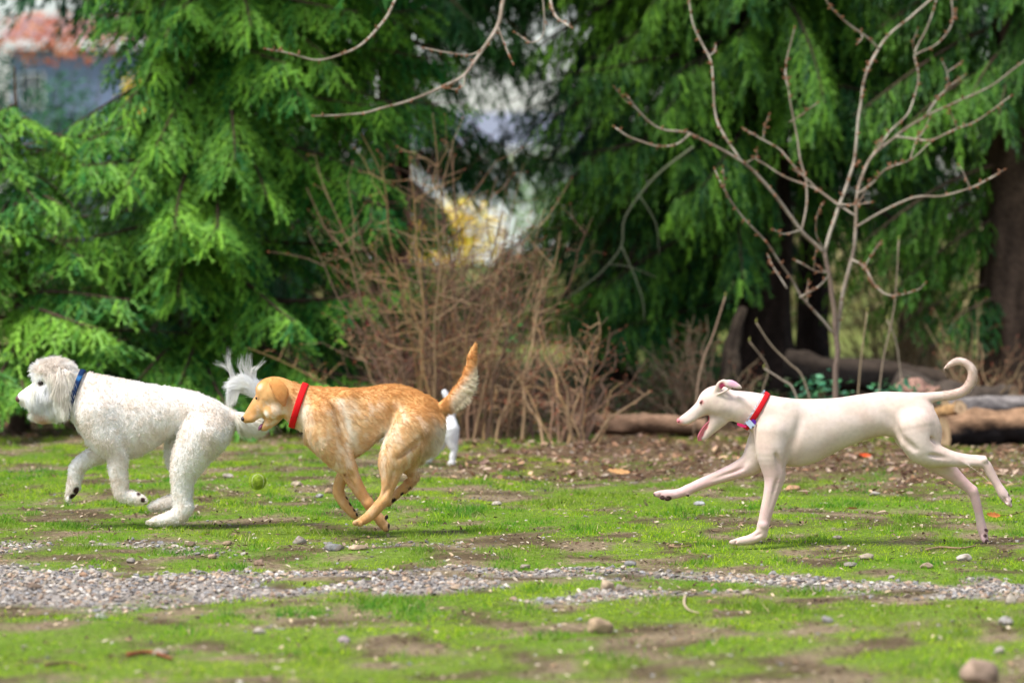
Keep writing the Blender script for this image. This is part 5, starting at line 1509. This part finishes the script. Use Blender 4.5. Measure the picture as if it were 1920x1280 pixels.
    def cc(V):
        C = np.tile(red, (len(V), 1)); C = np.where(((V[:, 1] > 779) & (V[:, 1] < 781))[:, None], S(150, 12, 20), C); return C
    cl = ring_band(D, (572, 722), (549, 794), 12, 'collar', M_WEB, cc, off=2.6, thick=2.0)
    c, Dr, R, axs = D.ring
    a = np.linspace(0, 2 * math.pi, 21)
    mb = MB(); mb.tube(D.to(np.stack([548.5 + 6.5 * np.cos(a), 794 + 5.5 * np.sin(a), np.full(21, -3.0)], 1)), 0.0017, 6); mb.build('ring', M_METAL, cl)
    return D

# ---------------------------------------------------------------- cream sighthound (right)
def cream_hound():
    D = Dog(15.45, (1215, 660, -65), (1912, 1032, 65), 1.95)
    D.loft([(1424, 752, 836, 24), (1440, 747, 858, 31), (1462, 746, 871, 35), (1495, 747, 875, 38), (1530, 747, 867, 38), (1570, 745, 847, 35), (1610, 739, 830, 32),
            (1650, 734, 818, 30), (1680, 734, 822, 31), (1710, 736, 838, 30), (1735, 743, 832, 24), (1750, 758, 818, 14)], 8)
    D.tube([(1462, 795, 0, 47), (1437, 780, 0, 40), (1410, 768, 0, 33.5), (1385, 762, 0, 30), (1360, 758, 0, 28)], 10, ws=0.82)
    D.ell((1341, 748, 0), (33, 25.5, 25), -18, 7)
    D.ell((1350, 762, -11), (24, 18, 14), 0, 7); D.ell((1350, 762, 11), (24, 18, 14), 0, 7)
    D.tube([(1330, 756, 0, 21), (1312, 768, 0, 14.5), (1295, 779, 0, 11), (1281, 787, 0, 8.8), (1275, 790, 0, 6.5)], 5, ws=0.85)
    D.ell((1298, 784, 0), (22, 8, 10), -30, 4)
    D.tube([(1352, 775, 0, 22), (1338, 797, 0, 13), (1328, 810, 0, 9), (1319, 821, 0, 6)], 5, ws=0.8)
    D.ell((1305, 800, 0), (24, 9.5, 30), -43, 2.5, sub=True)    # open mouth gap
    D.ell((1308, 806, 0), (9, 13, 30), 20, 2.5, sub=True)
    for sd in (-1, 1):
        D.tube([(1343, 734, sd * 20, 5.5), (1350, 722, sd * 24, 7.5), (1357, 716, sd * 27, 6)], 3, ws=0.8)
        D.tube([(1356, 719, sd * 27, 6.5), (1370, 719, sd * 32, 8), (1383, 724, sd * 34, 6), (1391, 727, sd * 34, 2.2)], 2, ws=0.35)
        D.tube([(1344, 740, sd * 23, 2.6), (1358, 734, sd * 27, 2.6), (1370, 727, sd * 30, 2.4)], 2)
        D.ell((1352, 724, sd * 31), (4, 8, 4), 20, 2, sub=True)
        D.ell((1310, 752, sd * 17), (4.5, 3.5, 4), -30, 2, sub=True)
    # near front leg
    D.ell((1450, 815, -20), (34, 58, 18), -14, 9)
    D.tube([(1447, 810, -22, 32), (1447, 845, -25, 30), (1450, 875, -25, 23.5), (1452, 897, -25, 19.5), (1446, 925, -25, 15), (1438, 955, -25, 12.8), (1431, 985, -25, 11.3)], 7)
    D.ell((1463, 893, -25), (9, 12, 9), 20, 4)          # elbow
    D.tube([(1431, 984, -25, 11.3), (1426, 1000, -25, 11.2), (1408, 1010, -25, 9.5), (1388, 1014, -25, 8), (1377, 1016, -25, 6)], 3)
    D.ell((1435, 1003, -26), (4.5, 6, 5), 0, 3)
    for i in range(4): D.ell((1375, 1016, -32.5 + i * 5), (9, 5.6, 3.2), 0, 1.5)
    # far front leg
    D.tube([(1445, 805, 20, 36), (1428, 842, 22, 31), (1412, 866, 24, 24), (1385, 880, 24, 17.5), (1350, 893, 24, 13.2), (1314, 907, 24, 11), (1290, 918, 24, 10)], 7)
    D.tube([(1290, 918, 24, 10), (1270, 925, 24, 9.4), (1250, 927, 24, 10), (1236, 926, 24, 7.5)], 3)
    for i in range(4): D.ell((1231, 926, 16 + i * 5), (7.5, 6, 3.2), 0, 1.5)
    D.ell((1290, 928, 18), (4, 4, 4), 0, 2)
    for (u, v) in ((1252, 935), (1243, 933)): D.ell((u, v, 21), (7, 4.5, 7), -10, 2)
    # near hind leg
    D.ell((1722, 803, -15), (42, 52, 22), -20, 9)
    D.tube([(1715, 800, -20, 38), (1722, 828, -24, 33), (1738, 848, -25, 26.5), (1770, 857, -25, 18), (1806, 864, -25, 12), (1838, 866, -25, 10)], 7)
    D.tube([(1776, 848, -25, 5), (1812, 854, -25, 4), (1846, 858, -25, 5)], 3)     # tendon
    D.tube([(1838, 866, -25, 10), (1849, 872, -25, 10), (1858, 888, -25, 9), (1870, 908, -25, 8.2), (1881, 926, -25, 9.8), (1890, 940, -25, 7.5)], 3)
    for i in range(4): D.ell((1889, 941, -33 + i * 5), (5, 8.5, 3.2), -25, 1.5)
    for (u, v) in ((1888, 926), (1894, 937), (1895, 947)): D.ell((u, v, -26), (3.5, 5, 6), -20, 1.5)
    # far hind leg
    D.tube([(1710, 810, 16, 36), (1738, 845, 22, 29), (1765, 870, 23, 21), (1790, 892, 23, 14.5), (1812, 911, 23, 10.5), (1824, 922, 23, 10)], 6)
    D.tube([(1824, 921, 23, 10), (1830, 940, 23, 9.2), (1836, 965, 23, 8.5), (1841, 990, 23, 9.5), (1845, 1006, 23, 8)], 3)
    D.tube([(1780, 872, 23, 5), (1808, 898, 23, 4), (1828, 915, 23, 4.5)], 3)
    for i in range(4): D.ell((1844, 1010, 15 + i * 5), (5, 8.5, 3.2), -12, 1.5)
    for (u, v) in ((1850, 995), (1848, 1005), (1851, 1014)): D.ell((u, v, 17), (4, 5, 5), 0, 1.5)
    # tail
    D.tube([(1715, 752, 0, 17), (1735, 747, 0, 12), (1758, 743, 0, 9.6), (1785, 740, 0, 9.2), (1808, 731, 0, 8.6), (1821, 713, 0, 8.6), (1822, 694, 0, 8.2), (1810, 680, 0, 7), (1793, 677, 0, 6.5), (1779, 684, 0, 4.2), (1770, 691, 0, 2)], 5)
    # muscle and rib relief
    D.ell((1702, 778, -14), (36, 32, 18), 30, 16); D.ell((1738, 802, -14), (18, 42, 17), -16, 14)
    D.ell((1474, 786, -20), (26, 38, 17), 12, 16)
    D.ell((1494, 815, -45), (4, 46, 7), 16, 12, sub=True)
    D.ell((1676, 800, -36), (6, 26, 6), -28, 12, sub=True)
    D.ell((1752, 826, -40), (22, 3.5, 6), 28, 7, sub=True)
    D.tube([(1385, 745, -22, 2.5), (1410, 762, -25, 3), (1432, 788, -31, 3)], 9)
    D.tube([(1440, 915, -35, 2), (1436, 945, -34, 2), (1432, 975, -32, 1.6)], 4)
    D.ell((1449, 932, -42.5), (2.6, 34, 5), 13, 4, sub=True); D.ell((1461, 870, -50), (3, 20, 6), -20, 7, sub=True)
    D.ell((1432, 984, -34), (8, 7, 5), 0, 4); D.ell((1420, 1003, -36), (9, 2, 4), -25, 3, sub=True)
    D.ell((1381, 1014, -33), (1.3, 6, 5), 20, 1.5, sub=True); D.ell((1240, 925, 14), (1.3, 6, 4), 10, 1.5, sub=True)
    D.tube([(1782, 853, -36, 1.5), (1808, 868, -36, 1.6), (1834, 884, -35, 1.6), (1856, 904, -33, 1.4)], 3)
    D.ell((1846, 862, -33), (7, 6, 5), 20, 3); D.ell((1822, 862, -38.5), (16, 2.4, 4), 6, 3, sub=True)
    D.ell((1886, 938, -33), (1.2, 7, 4), -25, 1.5, sub=True)
    D.ell((1766, 857, -47), (24, 3, 5), 12, 6, sub=True); D.ell((1702, 832, -52), (5, 18, 6), -50, 9, sub=True)
    D.ell((1360, 890, 8.5), (36, 2.6, 5), -20, 4, sub=True)
    D.ell((1390, 872, 2), (5, 16, 6), 40, 7, sub=True)
    D.mesh(-0.4)
    start(D, 'dog', 1560, 1021, 'slim cream sighthound with mouth open, bone tag on its red collar')
    cream, pale, pink, rosy = S(216, 191, 178), S(227, 207, 196), S(222, 182, 180), S(224, 120, 135)
    dark = S(72, 50, 48)
    pads = [(1254, 936, 17, 7.5, dark, 0.3), (1243, 934, 17, 6, dark, 0.3), (1228, 928, 18, 5.5, dark, 0.35), (1239, 922, 13, 4, dark, .4), (1270, 920, 14, 3.5, dark, .5), (1290, 930, 16, 4, dark, 0.3),
            (1889, 925, -29, 4.2, dark, 0.3), (1895, 937, -29, 4.5, dark, 0.3), (1896, 948, -29, 4.2, dark, 0.3), (1851, 994, 14, 4.6, dark, 0.3), (1849, 1005, 14, 4.4, dark, 0.3), (1852, 1015, 14, 4.4, dark, 0.3),
            (1437, 1008, -28, 3.6, dark, 0.4), (1379, 1010, -34, 2.4, S(200, 130, 130), .6)]
    def colf(P):
        u, v, w = P.T
        n = fbm(P / 40.0, 61, 4)
        C = lerp(np.tile(cream, (len(P), 1)), pale, sstep(0.4, 0.65, n))
        C = lerp(C, S(226, 210, 190), 0.5 * sstep(0.5, 0.7, fbm(P / 22.0, 65, 4)) * (u < 1420) * (v > 735))
        C = lerp(C, pink, 0.55 * sstep(845, 900, v) + 0.35 * ((w > 8) & (v > 830)))
        C = lerp(C, S(228, 196, 196), 0.5 * sstep(0.55, 0.72, fbm(P / 11.0, 67, 3)) * sstep(860, 900, v))
        C = lerp(C, S(205, 170, 162), 0.6 * np.exp(-(((u - 1640) / 40) ** 2 + ((v - 822) / 8) ** 2)))
        C = lerp(C, S(212, 184, 172), 0.45 * np.exp(-(((u - 1520) / 60) ** 2 + ((v - 850 + (u - 1520) * 0.1) / 22) ** 2)))
        C = lerp(C, S(216, 196, 178), 0.45 * sstep(0.45, 0.65, fbm(P / np.array([26, 12, 20]), 63, 4)))
        C = lerp(C, pale, 0.8 * sstep(1330, 1310, u) * (v < 800))
        gum = np.exp(-(((u - 1302) * 0.5 + (v - 795) * 0.86) / 3.0) ** 2) * (u < 1326) * (u > 1281)
        C = lerp(C, S(225, 110, 125), 0.75 * gum)
        ins = ((np.abs(w) < 9) & (u > 1290) & (u < 1335) & (v > 776) & (v < 826))
        C = paint(C, P, [(1274, 790, 0, 13, S(232, 150, 150), 0.8), (1286, 798, 0, 9, S(230, 150, 150), .8), (1326, 784, 0, 9.5, S(178, 58, 78), 0.5), (1312, 787, 0, 8, S(165, 45, 62), 0.5), (1300, 793, 0, 6, S(180, 60, 75), 0.6),
                         (1324, 800, 0, 9, S(220, 110, 125), 0.5), (1316, 814, 0, 7, S(228, 130, 140), 0.5),
                         (1315, 753, -15, 7.5, S(206, 140, 136), 0.8), (1315, 753, 15, 7.5, S(206, 140, 136), 0.8), (1353, 722, -27, 10, S(190, 70, 105), 0.6), (1353, 722, 27, 10, S(190, 70, 105), 0.6), (1373, 716, -32, 17, S(232, 176, 198), 0.8), (1373, 716, 32, 17, S(232, 176, 198), 0.8),
                         (1437, 990, -34, 6, S(205, 175, 172), 0.9), (1841, 877, -34, 6, S(205, 175, 172), .9)] + pads)
        return C
    body(D, colf)
    def length(P):
        u, v, w = P.T
        L = np.full(len(P), 1.9)
        L = np.where((u > 1765) & (v < 750), 4.5, L)
        L = np.where((u > 1752) & (u < 1785) & (v > 790) & (v < 845) & (w < 5), 4.0, L)
        L = np.where((u < 1330), 0.9, L)
        for (pu, pv, pw, r, c, so) in pads: L = np.where(np.linalg.norm(P - np.array([pu, pv, pw]), axis=1) < r + .5, 0.2, L)
        L = np.where((np.abs(w) < 12) & (u < 1336) & (v > 776), 0.15, L)
        return L
    def flow(P):
        Fd = np.tile([1.0, 0.4, 0], (len(P), 1)).astype(float)
        leg = sstep(850, 890, P[:, 1])[:, None]; return Fd * (1 - leg) + np.array([0.2, 1, 0]) * leg
    coat(D, 34000, length, flow, lambda P: np.where((P[:, 0] > 1765) & (P[:, 1] < 750), 0.6, 0.28), colf, rad=0.26, grav=0.05, clump=0.15, cs=10, k=3, var=0.04,
         dens=lambda P: np.where((P[:, 0] > 1765) & (P[:, 1] < 750), 3.0, 1.0))
    blob(D, 'nose', (1273, 788.5, 0), (4.6, 5, 6), M_WET, S(222, 128, 134), ang=-20)
    blob(D, 'nostril', (1273, 790, -5.2), (1.8, 1.3, 1.6), M_WET, S(120, 44, 56), ang=-20, seg=8)
    ew = eye_w(D, 1315, 753)
    for sd in (-1, 1): blob(D, 'eye', (1315, 753, sd * ew), (4.4, 2.2, 2.0), M_WET, S(128, 74, 74), ang=-40)
    # tongue, cupped
    c = spline(np.array([(1334, 788, 0), (1324, 797, 0), (1316, 808, 0), (1311, 818, 0), (1312, 826, 0)], float), 5)
    wd = np.interp(np.linspace(0, 1, len(c)), [0, .3, .75, 1], [7, 8, 9, 4.5])
    rows = []
    cr = np.linspace(-1, 1, 9)
    tg = unit(np.gradient(c, axis=0)); nn = np.stack([tg[:, 1], -tg[:, 0], 0 * tg[:, 0]], 1)
    top_ = [c[i] + np.stack([0 * cr, 0 * cr, cr * wd[i]], 1) - nn[i] * (2.5 - 5.5 * cr ** 2)[:, None] * -1 for i in range(len(c))]
    bot_ = [t + nn[i] * 3.0 * (1 - 0.7 * np.abs(cr))[:, None] * 1 for i, t in enumerate(top_)]
    V = np.concatenate(top_ + bot_); n = len(c); f = []
    for o in (0, n * 9):
        for i in range(n - 1):
            for j in range(8):
                q = (o + i * 9 + j, o + i * 9 + j + 1, o + (i + 1) * 9 + j + 1, o + (i + 1) * 9 + j); f.append(q if o else q[::-1])
    b = n * 9
    for i in range(n - 1):
        f.append((i * 9, (i + 1) * 9, b + (i + 1) * 9, b + i * 9)); f.append((i * 9 + 8, b + i * 9 + 8, b + (i + 1) * 9 + 8, (i + 1) * 9 + 8))
    for j in range(8): f.append(((n - 1) * 9 + j, (n - 1) * 9 + j + 1, b + (n - 1) * 9 + j + 1, b + (n - 1) * 9 + j))
    tc = lerp(np.tile(S(232, 130, 145), (len(V), 1)), S(190, 70, 100), np.exp(-(V[:, 2] / 2.5) ** 2) * 0.7)
    mesh_np('tongue', D.to(V), np.array(f), M_WET, D.root, True, tc)
    red = S(206, 24, 34)
    cl = ring_band(D, (1436, 742), (1396, 806), 10, 'collar', M_WEB, lambda V: np.tile(red, (len(V), 1)), off=2.2, thick=2.0)
    c, Dr, R, axs = D.ring
    # chain of small steel links along the front edge of the collar
    ch = MB(); K = 44
    th = np.arange(K) * 2 * math.pi / K
    e1 = Dr[0]
    for i in range(K):
        j = i / K * len(R); Rj = np.interp(j, np.arange(len(R) + 1), np.append(R, R[0]))
        p = c + axs * (7.6 if axs[0] < 0 else -7.6) + (math.cos(th[i]) * e1 + math.sin(th[i]) * np.array([0, 0, 1.0])) * (Rj * 0.97)
        a = np.linspace(0, 2 * math.pi, 9)
        tdir = -math.sin(th[i]) * e1 + math.cos(th[i]) * np.array([0, 0, 1.0])
        sdv = axs if i % 2 else np.cross(axs, tdir)
        ch.tube(D.to(p + np.cos(a)[:, None] * tdir * 3.0 + np.sin(a)[:, None] * sdv * 1.7), 0.0012, 5, cap=False)
    ch.build('chain', M_METAL, cl)
    # bone tag, purple disc, pink loop
    def disc(outline, w0, th, col, mat, name):
        O = np.array(outline, float); n = len(O)
        V = np.concatenate([np.c_[O, np.full(n, w0)], np.c_[O, np.full(n, w0 + th)]])
        me = bpy.data.meshes.new(name)
        fs = [tuple(range(n)), tuple(range(2 * n - 1, n - 1, -1))] + [(i, i + n, (i + 1) % n + n, (i + 1) % n) for i in range(n)]
        mb = MB(); mb.add(D.to(V), fs, col); return mb.build(name, mat, cl, smooth=False)
    a = np.linspace(0, 2 * math.pi, 20, endpoint=False)
    disc(np.stack([1410.5 + 5.2 * np.cos(a), 789.5 + 5.4 * np.sin(a)], 1), -35, 1.0, S(96, 40, 150), M_WEB, 'purple_disc')
    bone = []
    for cx, cy, a0, a1 in ((-5.2, -2.6, 90, 300), (5.2, -2.6, -120, 90), (5.2, 2.6, -90, 120), (-5.2, 2.6, 60, 270)):
        for t in np.linspace(math.radians(a0), math.radians(a1), 8): bone.append((cx + 3.0 * math.cos(t), cy + 3.0 * math.sin(t)))
    ang = math.radians(48); bone = np.array(bone)
    bone = np.stack([1404.5 + bone[:, 0] * math.cos(ang) - bone[:, 1] * math.sin(ang), 793 + bone[:, 0] * math.sin(ang) + bone[:, 1] * math.cos(ang)], 1)
    disc(bone, -36.8, 1.0, S(190, 205, 225), mat_plain('pale_tag', S(185, 200, 222), rough=0.4, noise=0.08), 'bone_tag')
    disc([(1380.5, 791), (1390, 793), (1399, 797), (1397, 800), (1388, 799), (1381, 796)], -25, 1.6, S(224, 50, 110), M_WEB, 'pink_loop')
    return D

# ---------------------------------------------------------------- small white terrier behind
def small_dog():
    D = Dog(20.6, (640, 715, -50), (875, 880, 50), 2.2)
    D.loft([(712, 772, 822, 18), (735, 770, 832, 23), (765, 771, 834, 24), (800, 772, 826, 22), (830, 772, 826, 23), (850, 780, 820, 16)], 6)
    D.tube([(725, 795, 0, 24), (705, 785, 0, 18), (690, 780, 0, 16)], 5)
    D.ell((684, 780, 0), (19, 16, 15), 0, 4); D.tube([(675, 784, 0, 10), (660, 788, 0, 7)], 3)
    for sd in (-1, 1):
        D.tube([(690, 768, sd * 10, 4), (684, 774, sd * 14, 6), (680, 783, sd * 15, 3)], 2, ws=0.5)
        D.ell((840, 802, sd * 10), (19, 26, 13), 0, 6)
    D.tube([(843, 805, -12, 18), (848, 830, -13, 11), (851, 842, -13, 7), (848, 858, -13, 6), (848, 866, -13, 6.5), (843, 868, -13, 5)], 4)
    D.tube([(838, 805, 12, 18), (822, 835, 12, 11), (812, 850, 12, 6.5), (802, 862, 12, 6), (795, 866, 12, 5)], 4)
    D.tube([(730, 810, -11, 16), (733, 838, -12, 9), (726, 855, -12, 6.5), (719, 866, -12, 6), (713, 867, -12, 5)], 4)
    D.tube([(735, 810, 11, 16), (742, 840, 12, 9), (744, 860, 12, 6), (738, 867, 12, 5.5)], 4)
    D.tube([(845, 785, 0, 9), (846, 765, 0, 6.5), (838, 745, 0, 7), (833, 735, 0, 6)], 3)
    D.mesh(-0.8)
    start(D, 'dog', 780, 870, 'small white short-haired dog standing behind the tan dog')
    def colf(P):
        return lerp(np.tile(S(246, 245, 244), (len(P), 1)), S(226, 224, 226), sstep(0.5, 0.7, fbm(P / 18.0, 71, 3)))
    body(D, colf)
    coat(D, 9000, lambda P: np.full(len(P), 4.0), lambda P: np.tile([0.8, 0.7, 0], (len(P), 1)).astype(float), lambda P: np.full(len(P), 0.4), colf, rad=0.45, k=3)
    blob(D, 'nose', (653.5, 787, 0), (3, 3, 4), M_WET, S(40, 30, 30))
    for sd in (-1, 1): blob(D, 'eye', (674, 776, sd * 11.5), (2.2, 2.2, 2), M_EYE, (1, 1, 1))
    return D

white_curly_dog(); tan_dog(); cream_hound(); small_dog()

# ================================================================== tennis ball in mid-bounce
def ball():
    d = 16.05; c = at(483, 901.5, d); R = 15.2 * d / F
    root = empty('tennis_ball', c - np.array([0, 0, R])); tag(root, 'worn green tennis ball in the air in front of the tan dog', 'ball')
    v, f = ico(3)
    nz = fbm(v * 4, 501, 3)
    V = v * R * (1 + 0.05 * (nz - 0.5))[:, None] + np.array([0, 0, R])
    C = lerp2(np.tile(S(178, 200, 60), (len(v), 1)), S(120, 146, 40), sstep(0.4, 0.6, fbm(v * 3, 511, 3)))
    mesh_np('felt', V, f, mat_tint('ball_felt', rough=0.95, spec=0.05, noise=0.3, nscale=300, bump=0.8, bscale=700, sheen=0.3), root, True, C)
    t = np.linspace(0, 2 * math.pi, 60)
    a, b = 0.44, 0.72
    S3 = np.stack([np.cos(t) * (1 - 0.25) + 0.25 * np.cos(3 * t), np.sin(t) * 0.75 - 0.25 * np.sin(3 * t), 0.866 * np.sin(2 * t)], 1)
    S3 = unit(S3)
    ca, sa = math.cos(0.9), math.sin(0.9)
    S3 = np.stack([S3[:, 0] * ca - S3[:, 1] * sa, S3[:, 0] * sa + S3[:, 1] * ca, S3[:, 2]], 1)
    mb = MB(); mb.tube(S3 * R * 1.005 + np.array([0, 0, R]), 0.0017, 6, S(214, 220, 180), cap=False); mb.build('seam', mat_tint('ball_seam', rough=0.8, spec=0.1), root)
    n = 2600; u = unit(rng.normal(size=(n, 3)))
    P0 = u * R * 0.99 + np.array([0, 0, R]); dirv = unit(u + rng.normal(0, 0.5, (n, 3)))
    hc = bpy.data.hair_curves.new('fuzz'); hc.add_curves([3] * n)
    L = 0.0045 * (0.5 + rng.random(n))
    pts = np.stack([P0, P0 + dirv * (L * 0.5)[:, None], P0 + unit(dirv + rng.normal(0, .4, (n, 3))) * L[:, None]], 1)
    hc.attributes['position'].data.foreach_set('vector', pts.astype(np.float32).ravel())
    ra = hc.attributes.get('radius') or hc.attributes.new('radius', 'FLOAT', 'POINT'); ra.data.foreach_set('value', np.tile(np.array([.0005, .0004, .0001], np.float32), n))
    ca_ = hc.attributes.new('tint', 'FLOAT_COLOR', 'CURVE'); cc = np.ones((n, 4), np.float32); cc[:, :3] = S(176, 200, 64) * (0.7 + 0.6 * rng.random((n, 1))); ca_.data.foreach_set('color', cc.ravel())
    link('fuzz', hc, M_FUR, root)
ball()
